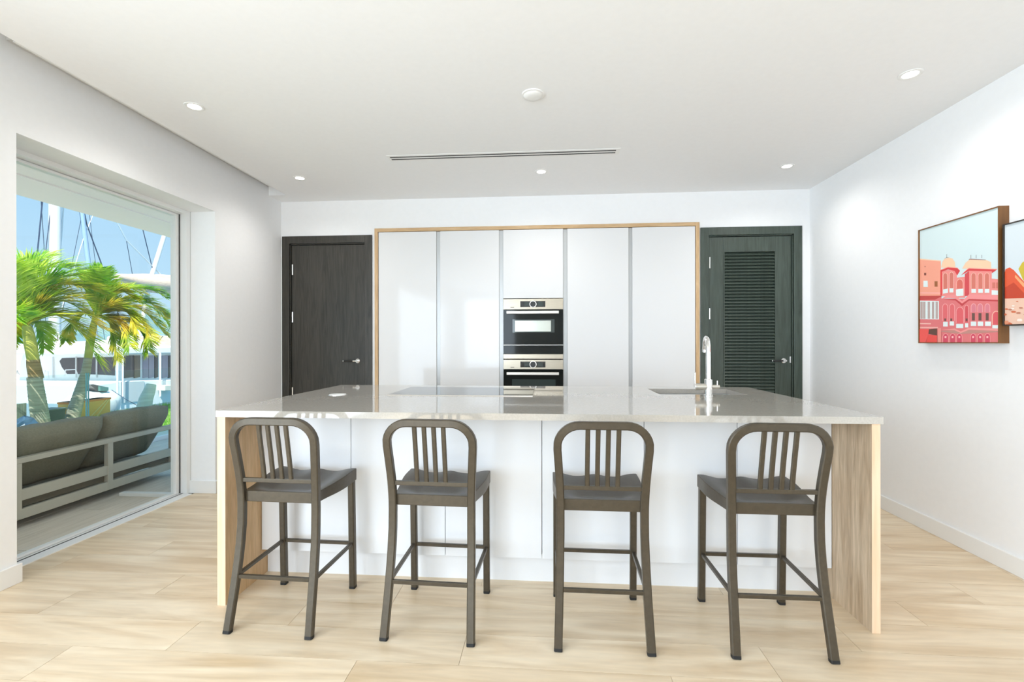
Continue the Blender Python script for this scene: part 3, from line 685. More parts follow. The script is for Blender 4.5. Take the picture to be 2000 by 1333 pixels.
A(cream, (380, 285), (395, 212), (425, 172), (480, 155), (530, 170), (560, 215), (568, 290)); A((110, 90, 80), (420, 172), (452, 158), (488, 158), (452, 152)); R_((90, 80, 70), 451, 112, 456, 155)
A(red, (375, 318), (470, 277), (595, 290), (626, 330), (590, 388), (556, 330), (470, 312), (375, 345)); A((250, 180, 160), (375, 312), (470, 272), (595, 286), (626, 328), (595, 296), (470, 284), (375, 322))
trimmed(410, 462, 358, 570, (216, 122, 108)); trimmed(490, 541, 348, 560, (216, 122, 108))
A(whitep, (405, 572), (470, 560), (470, 616), (405, 626)); A(whitep, (490, 556), (541, 556), (541, 611), (490, 611))
A(rose, (575, 420), (692, 405), (692, 680), (575, 680)); trimmed(584, 664, 440, 560, (222, 112, 100)); A(whitep, (575, 572), (672, 560), (672, 652), (575, 662))
A((214, 78, 84), (690, 372), (746, 330), (746, 650), (690, 662)); R_(rose, 746, 320, 1040, 650)
A(cream, (655, 300), (700, 222), (755, 180), (960, 185), (1030, 215), (1035, 300)); A((120, 60, 70), (735, 190), (755, 172), (962, 184), (962, 190), (757, 181))
for q in (766, 835, 909): R_((90, 80, 80), q, 122, q + 5, 165)
A(red, (640, 388), (740, 292), (1115, 308), (1045, 358), (1040, 334), (748, 328)); A((252, 190, 170), (650, 372), (740, 284), (1115, 302), (1110, 312), (742, 298))
for q in (776, 866, 950): trimmed(q, q + 56, 358, 560, (216, 122, 108)); R_(whitep, q, 566, q + 60, 616)
R_(rose, 1040, 430, 1200, 680); R_((216, 122, 108), 1048, 480, 1088, 556); R_((216, 122, 108), 1098, 480, 1140, 556); R_(whitep, 1040, 580, 1200, 672)
R_(pink, 385, 690, 1200, 1300)
A((242, 150, 150), (385, 694), (470, 640), (570, 640), (655, 728), (746, 636), (1200, 636), (1200, 700), (746, 692), (655, 752), (570, 690), (470, 682)); A((200, 70, 74), (400, 706), (570, 694), (655, 756), (746, 696), (1200, 704), (1200, 722), (746, 716), (655, 790), (570, 716))
for q in (405, 495): trimmed(q, q + 62, 762, 980, (228, 108, 112), (250, 190, 190))
trimmed(582, 674, 805, 1010, (228, 100, 106), (250, 190, 190)); trimmed(694, 736, 780, 1000, (214, 84, 92), (250, 190, 190))
for q in (776, 862, 956): trimmed(q, q + 60, 760, 870, (222, 130, 142), (250, 195, 195)); R_(dark, q + 8, 880, q + 46, 976)
for x0, x1, y0, y1 in ((410, 470, 992, 1055), (495, 552, 988, 1042), (580, 672, 1020, 1076), (696, 737, 1012, 1066), (770, 842, 990, 1048), (860, 932, 990, 1048), (956, 1032, 990, 1048), (1050, 1180, 1036, 1085)): R_(whitep, x0, y0, x1, y1)
for q in (425, 505, 704): R_(dark, q, 950, q + 24, 984)
trimmed(1055, 1150, 860, 1030, (222, 92, 100), (250, 200, 180), 10)
A((240, 156, 152), (385, 1098), (560, 1080), (640, 1120), (746, 1070), (1200, 1078), (1200, 1110), (746, 1098), (640, 1140), (560, 1104)); A((196, 140, 130), (385, 1110), (560, 1104), (640, 1140), (746, 1100), (1200, 1112), (1200, 1126), (640, 1152), (385, 1124))
for q in (410, 502, 590, 770, 862, 956): trimmed(q, q + 66, 1150, 1300, (214, 78, 100), (250, 180, 180)); R_((250, 190, 190), q + 20, 1180, q + 44, 1206)
R_((238, 150, 140), 340, 1076, 385, 1300)
A((240, 94, 88), (60, 1090), (226, 1090), (216, 1170), (182, 1300), (60, 1300)); A((104, 72, 62), (230, 1090), (332, 1080), (332, 1172), (222, 1150)); A((236, 84, 78), (216, 1160), (332, 1170), (332, 1300), (190, 1300))
pr.build(pic1)
c_, d_ = on_x(1959, 439, AX), on_x(1959, 637, AX)
pic2 = picture('black framed print of an orange rocky hill and tree', [(c_.y - 0.74, c_.z), (c_.y, d_.z)], fr2, 'framed_print')
lim2 = (c_.y - 0.734, c_.y - 0.006, d_.z + 0.006, c_.z - 0.006)
pr = Print(); Z2 = lambda zx, zy: (1930 + zx / 4.94, 380 + zy / 4.94)
def A(col, *pts): pr.poly([Z2(*q) for q in pts], col, lim2)
A((214, 224, 230), (-100, -400), (2800, -400), (2800, 1800), (-100, 1800))
A((206, 184, 62), (285, 720), (320, 660), (400, 600), (520, 590), (600, 700), (560, 860), (330, 830))
A((224, 92, 58), (100, 760), (160, 722), (200, 705), (240, 730), (346, 850), (600, 900), (1100, 860), (2500, 700), (2500, 1200), (100, 1030))
A((240, 168, 118), (255, 775), (300, 820), (420, 930), (420, 970), (330, 890), (250, 800)); A((196, 70, 44), (150, 900), (240, 850), (346, 960), (346, 1010), (150, 1012))
A((238, 198, 176), (100, 1012), (346, 1002), (2500, 1080), (2500, 1900), (100, 1900))
rnd = random.Random(3)
for i in range(90):
    x, y = rnd.uniform(150, 900), rnd.uniform(1015, 1500); s_ = 5 + (y - 1000) * 0.07
    col = rnd.choice([(214, 112, 74), (196, 130, 104), (250, 222, 206), (226, 150, 116), (246, 232, 222)])
    A(col, *[(x + s_ * 1.7 * math.cos(q * 1.047) * rnd.uniform(.7, 1.2), y + s_ * 0.7 * math.sin(q * 1.047)) for q in range(6)])
pr.build(pic2)

# ================================================================== outside
soffit_m = mat('cream_soffit', srgb(254, 242, 236), 0.8, spec=0.2)
grass_m = noisy('lawn', srgb(118, 136, 70), srgb(150, 168, 92), nscale=9, rough=0.9, spec=0.1)
blade_m = leaf_mat('grass_blade', srgb(96, 160, 40), srgb(160, 214, 80), 6)
sofaf_m = mat('beige_powder_coat', srgb(186, 182, 168), 0.45)
cush_m = noisy('olive_grey_fabric', srgb(122, 120, 104), srgb(134, 132, 116), nscale=90, rough=0.9, spec=0.2)
boat_m = mat('white_gelcoat', (0.92, 0.92, 0.91, 1), 0.25)
boatg_m = mat('pale_grey_gelcoat', (0.66, 0.67, 0.67, 1), 0.35)
bwin_m = mat('smoked_boat_glass', srgb(92, 84, 84), 0.08)
bwin2_m = mat('lilac_boat_glass', srgb(168, 158, 172), 0.1)
alum_m = mat('boat_aluminium', (0.80, 0.80, 0.80, 1), 0.35, metal=0.3)
canvas_m = noisy('beige_canvas', srgb(196, 174, 154), srgb(222, 204, 186), scale=(3, 1, 8), nscale=5, rough=0.9)
blue_m = mat('pale_blue_mast', srgb(160, 188, 216), 0.4)
wire_m = mat('rigging_wire', srgb(52, 70, 96), 0.5)
wwire_m = mat('white_rope', srgb(235, 238, 240), 0.6)
trunk_m = noisy('palm_bark', srgb(150, 142, 122), srgb(186, 180, 160), scale=(1, 1, 14), nscale=3, rough=0.9, bump=0.6)
ringm = noisy('palm_bark_brown', srgb(128, 104, 70), srgb(170, 146, 104), scale=(1, 1, 16), nscale=3, rough=0.9)
shaft_m = noisy('palm_crownshaft', srgb(168, 168, 70), srgb(196, 194, 100), scale=(1, 1, 2), nscale=4, rough=0.5)
palm_m = leaf_mat('palm_leaflet', srgb(136, 178, 34), srgb(244, 222, 84), 4.0)
palmg_m = leaf_mat('palm_leaflet_green', srgb(104, 176, 34), srgb(206, 226, 78), 3.5)
GZ = -0.02
# soffit over the terrace
mb = B(-4.22, XO, -3.0, 5.8, 2.60, 2.72); mb.box(-4.79, -4.22, -3.0, 5.8, 2.588, 2.72)
struct('terrace_soffit', mb, soffit_m)
# deck boards
dk = struct('terrace_deck', B(-5.0, XO, -1.0, 9.0, -0.2, GZ - 0.004), mat('deck_base', srgb(120, 112, 104), 0.9))
bw = 0.148; dmesh = me_of('deck_board', B(0, bw - 0.002, 0, 1.996, -0.016, 0), deck_m)
for i in range(13):
    for j in range(-1, 5):
        o = bpy.data.objects.new('deck_board', dmesh); C.objects.link(o); o.parent = dk
        o.location = (XO - bw * (i + 1) + 0.001, j * 2.0 - (0.66 * i) % 2.0 + 0.6, GZ)
# lawn, seawall, water, hill
struct('lawn', B(-7.95, -5.6, -6, 30, -0.6, -0.05), grass_m)
struct('bounce_slab', B(-5.6, -5.0, -6, 30, -0.6, -0.049).box(-7.0, -5.6, -6, 5.5, -0.6, -0.049), mat('pale_bounce_surface', srgb(232, 224, 210), 0.8))  # pale ground added, mostly out of view, to bounce light onto the soffit
struct('seawall', B(-8.2, -7.95, -6, 30, -1.8, -0.04), mat('concrete', srgb(190, 186, 176), 0.9))
wat = noisy('sea_water', srgb(40, 92, 112), srgb(70, 128, 146), nscale=2, rough=0.12, bump=0.4)
struct('water', B(-400, -8.2, -300, 400, -1.6, -1.5), wat)
mb = MB(); n = 40; top_ = []; 
for i in range(n + 1):
    y = 60 + i * 14; top_.append((-420 - 10 * math.sin(i), y, 2 + 34 * math.exp(-((i - 31) / 6.5) ** 2) + 5 * math.sin(i * .7) ** 2))
vs = [(p[0] + 60, p[1], -2) for p in top_] + top_ + [(p[0] - 80, p[1], -2) for p in top_]
mb.add(vs, [(i + r * (n + 1), i + 1 + r * (n + 1), i + 1 + (r + 1) * (n + 1), i + (r + 1) * (n + 1)) for r in (0, 1) for i in range(n)])
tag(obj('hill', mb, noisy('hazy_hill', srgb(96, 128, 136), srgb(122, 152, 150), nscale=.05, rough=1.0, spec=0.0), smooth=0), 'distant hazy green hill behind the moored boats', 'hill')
rg = random.Random(11); mb = MB()
for i in range(14000):
    x, y = rg.uniform(-7.93, -5.6), rg.uniform(4.5, 12.0); a = rg.uniform(0, 6.28); h = rg.uniform(0.04, 0.10); l = 0.03
    dx, dy = 0.006 * math.cos(a), 0.006 * math.sin(a)
    mb.add([(x - dx, y - dy, -0.05), (x + dx, y + dy, -0.05), (x + rg.uniform(-l, l), y + rg.uniform(-l, l), -0.05 + h)], [(0, 1, 2)])
me = bpy.data.meshes.new('grass'); me.from_pydata(mb.v, [], mb.f); me.materials.append(blade_m)
go = bpy.data.objects.new('grass', me); C.objects.link(go); tag(go, 'short bright green grass growing on the lawn', 'grass', kind='stuff')

# glass balustrade
BXX = -5.02
pj = on_x(170.5, 760, BXX).y; zt_ = on_x(224, 725.5, BXX).z
for a0, a1, lab in ((1.9, pj - 0.012, 'frameless glass balustrade panel standing in front of the leaning palm trunk'), (pj + 0.012, 8.0, 'frameless glass balustrade panel in front of the cabin cruiser')):
    t = thing('balustrade_panel', lab, 'balustrade', (BXX, (a0 + a1) / 2, -0.05))
    obj('glass_pane', B(BXX - 0.006, BXX + 0.006, a0, a1, -0.02, zt_), bal_m, t)
    obj('floor_channel', B(BXX - 0.03, BXX + 0.018, a0, a1, -0.05, 0.03), frame_m, t)
    ey_ = a1 if a1 < 6 else a0
    obj('polished_edge', B(BXX - 0.0065, BXX + 0.0065, ey_ - 0.0035, ey_ + 0.0035, -0.02, zt_), tealedge_m, t)

# outdoor sofa seen from behind
SXB = -3.55
sf = thing('outdoor_sofa', 'low beige metal framed outdoor sofa with its back to the glass door', 'sofa', (SXB - 0.4, 3.2, GZ))
Y0, Y1 = 2.22, 4.215
def rail(nm, x0, x1, y0, y1, z0, z1, bev=0.003): return obj(nm, B(x0, x1, y0, y1, z0, z1), sofaf_m, sf, bevel=bev)
rail('top_rail', SXB - 0.05, SXB + 0.005, Y0, Y1 + 0.06, 0.425, 0.462)
rail('middle_rail', SXB - 0.03, SXB - 0.002, Y0, Y1, 0.170, 0.244)
rail('lower_rail', SXB - 0.03, SXB, Y0, Y1 + 0.05, 0.045, 0.113)
for y in (2.23, 2.88, 3.546, 4.19): rail('post', SXB - 0.035, SXB + 0.002, y - 0.023, y + 0.023, 0.05, 0.43)
rail('side_rail', SXB - 0.85, SXB - 0.03, Y1 - 0.03, Y1, 0.045, 0.113); rail('front_rail', SXB - 0.85, SXB - 0.82, Y0, Y1, 0.045, 0.113)
rail('side_rail', SXB - 0.85, SXB - 0.03, Y0, Y0 + 0.03, 0.045, 0.113)
obj('seat_deck', B(SXB - 0.82, SXB - 0.035, Y0 + 0.03, Y1 - 0.03, 0.118, 0.165), mat('dark_webbing', srgb(96, 92, 80), 0.9), sf)
for y0_, y1_ in ((2.5, 3.19), (3.55, 4.1)):
    obj('sled_leg', MB().tube([(SXB - 0.012, y0_, 0.05), (SXB - 0.012, y0_, GZ + 0.012), (SXB - 0.012, y1_, GZ + 0.012), (SXB - 0.012, y1_, 0.05)], 0.012, n=8, sect=rsec(0.022, 0.022, 0.003), ref=(1, 0, 0)), frame_m, sf)
def cushion(w, h, t, loc, rot, nm, lab, pinch=10):
    n = 18; vs = []; fs = []
    for s in (1, -1):
        for j in range(n + 1):
            for i in range(n + 1):
                a, b = -1 + 2 * i / n, -1 + 2 * j / n
                e = max(0, (1 - abs(a) ** pinch)) ** 0.5 * max(0, (1 - abs(b) ** pinch)) ** 0.5
                wob = 0.006 * math.sin(9 * a + 3 * b) * (1 - a * a)
                vs.append((s * (t / 2) * (0.06 + 0.94 * e) + wob * e, a * w / 2 * (1 - 0.015 * b * b), b * h / 2 * (1 - 0.02 * a * a)))
    N_ = (n + 1) ** 2
    for s in (0, 1):
        for j in range(n):
            for i in range(n): k = s * N_ + j * (n + 1) + i; fs.append((k, k + 1, k + n + 2, k + n + 1))
    rim = [i for i in range(n + 1)] + [j * (n + 1) + n for j in range(1, n + 1)] + [n * (n + 1) + i for i in range(n - 1, -1, -1)] + [j * (n + 1) for j in range(n - 1, 0, -1)]
    for k in range(len(rim)): a, b = rim[k], rim[(k + 1) % len(rim)]; fs.append((a, b, b + N_, a + N_))
    o = obj(nm, MB().add(vs, fs), cush_m, smooth=60); o.location = loc; o.rotation_euler = rot
    return tag(o, lab, 'cushion', 'outdoor sofa cushions')
for y0_, y1_, lab in ((2.24, 2.86, 'olive grey back cushion at the sofa end hidden by the wall'), (2.88, 3.52, 'olive grey back cushion leaning in the middle of the outdoor sofa'), (3.53, 4.17, 'creased olive grey back cushion at the far end of the sofa')):
    cushion(y1_ - y0_, 0.50, 0.17, (SXB - 0.17, (y0_ + y1_) / 2, 0.435), (0, math.radians(32), 0), 'back_cushion', lab)
cushion(0.42, 1.92, 0.12, (SXB - 0.60, (Y0 + Y1) / 2, 0.228), Matrix(((0, 1, 0), (0, 0, 1), (1, 0, 0))).to_euler(), 'seat_cushion', 'long olive grey seat cushion lying on the outdoor sofa', 14)
a, b = on_z(232, 970, GZ), on_z(347, 970, GZ)
fr_ = thing('floor_rail', 'low white metal rail lying on the deck near the door jamb', 'rail', ((a.x + b.x) / 2, (a.y + b.y) / 2, GZ))
obj('bar', B(a.x, XO - 0.005, a.y, a.y + 0.05, GZ, GZ + 0.028), frame_m, fr_, bevel=0.003)

# ------------------------------------------------------------------ palms
def frond(parent, pts, length_l, mat_, lift, seed, n=72, w=0.013, spread=0.75):
    """pts: rachis points; leaflets along both sides"""
    r_ = random.Random(seed)
    P = [Vector(p) for p in pts]
    def cr(t):
        k = len(P) - 1; i = min(int(t * k), k - 1); u = t * k - i
        p0, p1, p2, p3 = P[max(i - 1, 0)], P[i], P[i + 1], P[min(i + 2, k)]
        return 0.5 * ((2 * p1) + (p2 - p0) * u + (2 * p0 - 5 * p1 + 4 * p2 - p3) * u * u + (3 * p1 - p0 - 3 * p2 + p3) * u ** 3)
    mb = MB(); mb.tube([cr(i / 14) for i in range(15)], [0.014 * (1 - i / 15) + 0.002 for i in range(15)], n=5)
    for i in range(n):
        t = 0.10 + 0.90 * i / n
        p = cr(t); T = (cr(min(t + 0.02, 1)) - cr(max(t - 0.02, 0))).normalized()
        Sv = T.cross(Vector((0, 0, 1)))
        if Sv.length < 0.2: Sv = T.cross(Vector((1, 0, 0)))
        Sv.normalize(); N = Sv.cross(T).normalized()
        L = length_l * (0.55 + 0.45 * math.sin(math.pi * min(1, 0.2 + t * 0.85))) * r_.uniform(0.85, 1.1)
        for s in (-1, 1):
            for e_ in range(2):
                d = (T * r_.uniform(0.65, 0.95) + Sv * s * spread * r_.uniform(0.5, 1.1) + N * (lift + r_.uniform(-0.25, 0.25)) + Vector((0, 0.4, 0))).normalized()
                wd_ = d.cross(N + Vector((r_.uniform(-.4, .4), r_.uniform(-.4, .4), r_.uniform(-.4, .4))))
                wd_.normalize(); wd_ *= w * 0.8 * r_.uniform(0.6, 1.2)
                q = p + T * r_.uniform(-0.015, 0.015)
                m1 = q + d * L * 0.5; e1 = q + d * L + Vector((0, 0, -0.12 * L * r_.uniform(0.3, 1.6)))
                mb.add([q - wd_ * 0.4, q + wd_ * 0.4, m1 + wd_, e1, m1 - wd_], [(0, 1, 2, 4), (4, 2, 3)])
    me = bpy.data.meshes.new('frond'); L0 = parent.location
    me.from_pydata([(v[0] - L0.x, v[1] - L0.y, v[2] - L0.z) for v in mb.v], [], mb.f); me.materials.append(mat_)
    o = bpy.data.objects.new('frond', me); C.objects.link(o); o.parent = parent
    return o
def palm(label, x, base_px, trunk_px, widths, crown_px, fronds, shaft=None, ring=None, seed=0):
    b0 = on_x(base_px[0], base_px[1], x); 
    t = thing('palm_tree', label, 'palm tree', (b0.x, b0.y, -0.05))
    k = abs(b0.y - 0) ; dist = (b0 - O).dot(ray(1000, HY).normalized())
    pts = [on_x(px, py, x) for px, py in trunk_px]; rs = [wpx / 2 * dist / F for wpx in widths]
    pts[0] = Vector((pts[0].x, pts[0].y, -0.06))
    # resample with rings
    fine, fr = [], []
    m = 44
    for i in range(m + 1):
        u = i / m * (len(pts) - 1); j = min(int(u), len(pts) - 2); v = u - j
        fine.append(pts[j].lerp(pts[j + 1], v)); fr.append((rs[j] + (rs[j + 1] - rs[j]) * v) * (1.0 + (0.035 if i % 2 else -0.01)))
    obj('trunk', MB().tube(fine, fr, n=16), trunk_m, t, smooth=60)
    if ring: obj('ringed_trunk', MB().tube([on_x(px, py, x) for px, py, _ in ring], [q * dist / F / 2 for _, _, q in ring], n=16), ringm, t, smooth=60)
    if shaft: obj('crownshaft', MB().tube([on_x(px, py, x) for px, py, _ in shaft], [q * dist / F / 2 for _, _, q in shaft], n=16), shaft_m, t, smooth=60)
    c = on_x(crown_px[0], crown_px[1], x)
    for i, (dx, path, ll, lift, mm) in enumerate(fronds):
        P_ = [c] + [on_x(px, py, x + dx * (q + 1) / len(path)) for q, (px, py) in enumerate(path)]
        frond(t, P_, ll, palmg_m if mm else palm_m, lift, seed * 100 + i)
    return t
palm('palm tree with thick straight trunk and windswept yellow-green fronds', -7.33, (83, 836), [(83, 838), (76, 800), (69, 752), (67.5, 737)], [28, 26, 23, 22], (52, 636),
     [(0.25, [(50, 585), (60, 540), (95, 522), (150, 528), (182, 550)], 0.52, 0.45, 1),
      (0.10, [(60, 600), (82, 582), (115, 574), (165, 584), (222, 606)], 0.46, 0.30, 0),
      (0.45, [(64, 626), (86, 616), (112, 616), (145, 636), (172, 668), (190, 705)], 0.50, 0.05, 0),
      (-0.2, [(46, 590), (44, 545), (58, 512), (92, 500)], 0.46, 0.40, 1),
      (-0.5, [(62, 600), (80, 560), (120, 552), (170, 566), (210, 590)], 0.46, 0.2, 0),
      (0.3, [(40, 600), (24, 560), (14, 530), (0, 520)], 0.46, 0.3, 1),
      (0.3, [(36, 622), (10, 610), (-20, 630), (-50, 680)], 0.42, 0.1, 1),
      (-0.4, [(62, 628), (76, 630), (84, 650), (86, 680)], 0.30, -0.1, 1),
      (-0.6, [(40, 625), (28, 640), (18, 670)], 0.30, -0.1, 0),
      (0.5, [(60, 605), (74, 570), (100, 545), (140, 540)], 0.5, 0.4, 1),
      (0.55, [(62, 612), (88, 592), (124, 588), (160, 606), (196, 640)], 0.46, 0.2, 0),
      (0.3, [(60, 604), (88, 568), (126, 556), (164, 560), (204, 576)], 0.44, 0.3, 0)],
     shaft=[(65, 704, 18), (60, 675, 19), (55, 650, 17), (52, 636, 12)], ring=[(71, 740, 22), (66, 716, 20.5), (64.5, 703, 19)], seed=1)
palm('shorter leaning palm tree with pale curved trunk behind the glass panel', -7.52, (140, 826), [(138, 830), (146, 800), (157, 765), (168, 725), (172, 700)], [23, 22, 19, 15, 13], (186, 618),
     [(0.3, [(196, 590), (205, 560), (202, 528)], 0.34, 0.2, 1),
      (0.2, [(205, 592), (232, 570), (268, 562), (300, 568), (326, 582)], 0.38, 0.25, 1),
      (0.4, [(210, 606), (245, 596), (280, 608), (305, 632), (322, 652)], 0.40, 0.1, 0),
      (0.0, [(208, 600), (250, 588), (292, 598), (322, 622), (340, 645)], 0.38, 0.25, 1),
      (0.5, [(206, 616), (234, 618), (262, 634), (280, 656), (288, 684)], 0.36, 0.0, 0),
      (0.3, [(200, 622), (214, 632), (222, 656), (228, 700)], 0.34, 0.0, 0),
      (-0.2, [(180, 590), (172, 560), (156, 545)], 0.38, 0.3, 0),
      (0.6, [(204, 604), (225, 600), (250, 612), (264, 640)], 0.38, 0.15, 0),
      (0.5, [(200, 590), (216, 572), (240, 570), (262, 584)], 0.36, 0.25, 0),
      (-0.4, [(170, 612), (150, 618), (134, 640), (128, 665)], 0.30, 0.0, 0),
      (0.4, [(188, 585), (182, 555), (190, 530)], 0.34, 0.2, 1),
      (0.2, [(210, 596), (240, 584), (275, 584), (305, 600), (325, 620)], 0.36, 0.2, 0),
      (0.6, [(205, 620), (226, 624), (244, 644), (252, 676)], 0.34, 0.0, 0),
      (0.7, [(206, 610), (236, 606), (262, 618), (284, 640), (292, 664)], 0.36, 0.1, 0),
      (-0.3, [(200, 588), (225, 566), (250, 560), (276, 574)], 0.34, 0.3, 0)],
     shaft=[(172, 702, 13), (176, 670, 14), (182, 640, 12), (186, 618, 8)], seed=2)

# ------------------------------------------------------------------ things on the lawn and quay
def px_prism(name, x, pts, depth, m, parent, bevel=0.0, smooth=None):
    return obj(name, MB().prism([on_x(px, py, x) for px, py in pts], (-depth, 0, 0)), m, parent, bevel=bevel, smooth=smooth)
def place(name, label, cat, x, px, py):
    p = on_x(px, py, x); return thing(name, label, cat, p)
tub = place('planter_tub', 'dark green tub standing on the grass between the two palm trunks', 'tub', -7.5, 110, 829)
tp = on_x(95, 829, -7.38); tq = on_x(129, 829, -7.38); zt2 = on_x(110, 801, -7.38).z
mb = MB(); e0 = 0.02
obj('body', MB().hexa([(-7.60, tp.y + e0, -0.05), (-7.40, tp.y + e0, -0.05), (-7.40, tq.y - e0, -0.05), (-7.60, tq.y - e0, -0.05)], [(-7.62, tp.y, zt2), (-7.38, tp.y, zt2), (-7.38, tq.y, zt2), (-7.62, tq.y, zt2)]), mat('dark_green_plastic', srgb(66, 80, 72), 0.5), tub)
obj('rim', B(-7.63, -7.37, tp.y - 0.008, tq.y + 0.008, zt2, zt2 + 0.015), mat('green_plastic_rim', srgb(96, 112, 100), 0.5), tub)
tarp = MB(); r_ = random.Random(5); n = 12; vs = []
bc_ = on_x(48, 838, -7.15)
for j in range(7):
    for i in range(n):
        a = 2 * math.pi * i / n; rr_ = (1 - (j / 6) ** 2) ** 0.5 if j < 6 else 0.02
        k_ = 1 + r_.uniform(-.12, .12)
        vs.append((bc_.x + 0.14 * rr_ * math.cos(a) * k_, bc_.y + 0.19 * rr_ * math.sin(a) * k_, -0.05 + 0.30 * j / 6))
tarp.add(vs, [(j * n + i, j * n + (i + 1) % n, (j + 1) * n + (i + 1) % n, (j + 1) * n + i) for j in range(6) for i in range(n)] + [tuple(range(n))[::-1], tuple(6 * n + i for i in range(n))])
tag(obj('tarp_bundle', tarp, noisy('blue_tarp', srgb(40, 66, 92), srgb(72, 100, 126), nscale=9, rough=0.35)), 'crumpled dark blue tarpaulin bundle lying on the grass by the tub', 'tarp')
cr_ = place('orange_crate', 'translucent orange plastic crate with diagonal ribs on the grass behind the palm', 'crate', -7.7, 180, 818)
p0, p1 = on_x(138, 818, -7.7), on_x(217, 818, -7.7); zt3 = on_x(190, 780, -7.7).z
om = mat('orange_plastic', srgb(255, 190, 84), 0.4); om2 = mat('deep_orange_plastic', srgb(250, 140, 40), 0.4); yl = mat('pale_orange_plastic', srgb(255, 214, 130), 0.4)
obj('body', B(-7.93, -7.71, p0.y, p1.y, -0.05, zt3), om, cr_, bevel=0.012)
obj('rim', B(-7.935, -7.70, p0.y - 0.008, p1.y + 0.008, zt3 - 0.03, zt3), om2, cr_, bevel=0.006)
ym = (p0.y + p1.y) / 2 + 0.08; hz_ = zt3 - 0.03
for s, (ya, yb_) in enumerate(((ym - 0.15, ym + 0.18), (ym - 0.02, ym + 0.22))):
    obj('rib', MB().hexa([(-7.712, ya, -0.04), (-7.712, ya + 0.03, -0.04), (-7.712, yb_ + 0.03, hz_), (-7.712, yb_, hz_)], [(-7.702, ya, -0.04), (-7.702, ya + 0.03, -0.04), (-7.702, yb_ + 0.03, hz_), (-7.702, yb_, hz_)]), yl, cr_)
dg = place('dinghy', 'small pale blue upturned dinghy lying beside the tub', 'dinghy', -7.75, 104, 805)
pc = on_x(100, 806, -7.85)
hull = MB(); vs = []; n = 16
for j in range(9):
    t = -1 + 2 * j / 8; s_ = max(0.04, (1 - abs(t) ** 2.4)) ** 0.6
    for i in range(n):
        a = 2 * math.pi * i / n; vs.append((pc.x + 0.09 * s_ * math.cos(a), pc.y + 0.16 * t, 0.115 + 0.075 * s_ * math.sin(a) + 0.03 * t * t))
hull.add(vs, [(j * n + i, j * n + (i + 1) % n, (j + 1) * n + (i + 1) % n, (j + 1) * n + i) for j in range(8) for i in range(n)] + [tuple(range(n))[::-1], tuple(8 * n + i for i in range(n))])
obj('hull', hull, mat('pale_blue_rubber', srgb(140, 178, 208), 0.4), dg, smooth=60)
obj('rub_strake', MB().tube([(pc.x + 0.094 * max(0.05, (1 - abs(t) ** 2.4)) ** 0.6, pc.y + 0.16 * t, 0.10 + 0.03 * t * t) for t in [-1 + q / 6 for q in range(13)]], 0.006, n=6), boat_m, dg, smooth=60)
obj('cradle', B(pc.x - 0.05, pc.x + 0.05, pc.y - 0.1, pc.y + 0.1, -0.05, 0.06), mat('grey_cradle', srgb(120, 124, 120), 0.8), dg)
db = place('dock_box', 'weathered grey-green wooden box at the edge of the quay', 'box', -7.85, 40, 820)
q0, q1 = on_x(14, 800, -7.85), on_x(52, 800, -7.85)
wm = noisy('weathered_wood', srgb(112, 122, 104), srgb(146, 154, 134), scale=(6, 6, 0.6), nscale=6, rough=0.9)
for i in range(5):
    wdt = (q1.y - q0.y) / 5
    obj('plank', B(-7.87, -7.85, q0.y + wdt * i + 0.002, q0.y + wdt * (i + 1) - 0.002, -0.05, on_x(40, 789, -7.85).z), wm, db)
obj('body', B(-7.94, -7.871, q0.y, q1.y, -0.05, on_x(40, 790, -7.85).z), wm, db)
pb = on_x(287, 797, -7.85)
pile = MB().tube([(pb.x, pb.y - 0.07, -0.06), (pb.x, pb.y - 0.02, 0.15), (pb.x, pb.y + 0.06, 0.30), (pb.x, pb.y + 0.10, 0.42)], [0.13, 0.115, 0.10, 0.085], n=14)
tag(obj('mooring_post', pile, noisy('pale_timber', srgb(214, 212, 198), srgb(238, 236, 224), scale=(1, 1, 8), nscale=3, rough=0.9), smooth=50), 'short pale leaning mooring post at the lawn edge', 'post')

# ------------------------------------------------------------------ boats
bx = -15.0
ya = place('motor_yacht', 'white motor yacht with grey name lettering and flybridge seats beyond the cabin cruiser', 'boat', bx, 120, 760)
pp = lambda nm, pts, dep, m, dx=0.0, par=None, bev=0.0: px_prism(nm, bx + dx, pts, dep, m, par or ya, bev)
pp('hull', [(-60, 742), (60, 738), (120, 738), (200, 748), (262, 775), (250, 850), (-60, 850)], 4.5, boat_m, 0.0, None, 0.03)
pp('superstructure', [(-60, 690), (60, 690), (72, 700), (95, 706), (118, 716), (126, 738), (-60, 742)], 3.6, boat_m, -0.3, None, 0.03)
cab = pp('saloon', [(95, 690), (225, 692), (225, 748), (128, 740), (112, 712)], 3.4, boat_m, -0.4)
wn = pp('saloon_window', [(114, 704), (120, 699), (150, 697), (150, 731), (131, 731), (120, 718)], 0.05, bwin_m, -0.36, cab)
pp('saloon_window', [(152, 697), (188, 697), (188, 731), (152, 731)], 0.05, bwin_m, -0.36, cab)
pp('saloon_window', [(190, 697), (222, 697), (222, 733), (190, 731)], 0.05, bwin_m, -0.36, cab)
pp('hardtop', [(96, 692), (100, 682), (110, 676), (142, 672), (226, 676), (228, 692), (160, 695), (118, 697)], 3.8, boat_m, 0.0, None, 0.04)
pp('flybridge_coaming', [(75, 672), (140, 672), (142, 680), (75, 690)], 3.0, boat_m, -0.3, None, 0.03)
pp('windscreen', [(82, 655), (140, 655), (140, 672), (82, 673)], 0.06, bwin_m, -0.9)
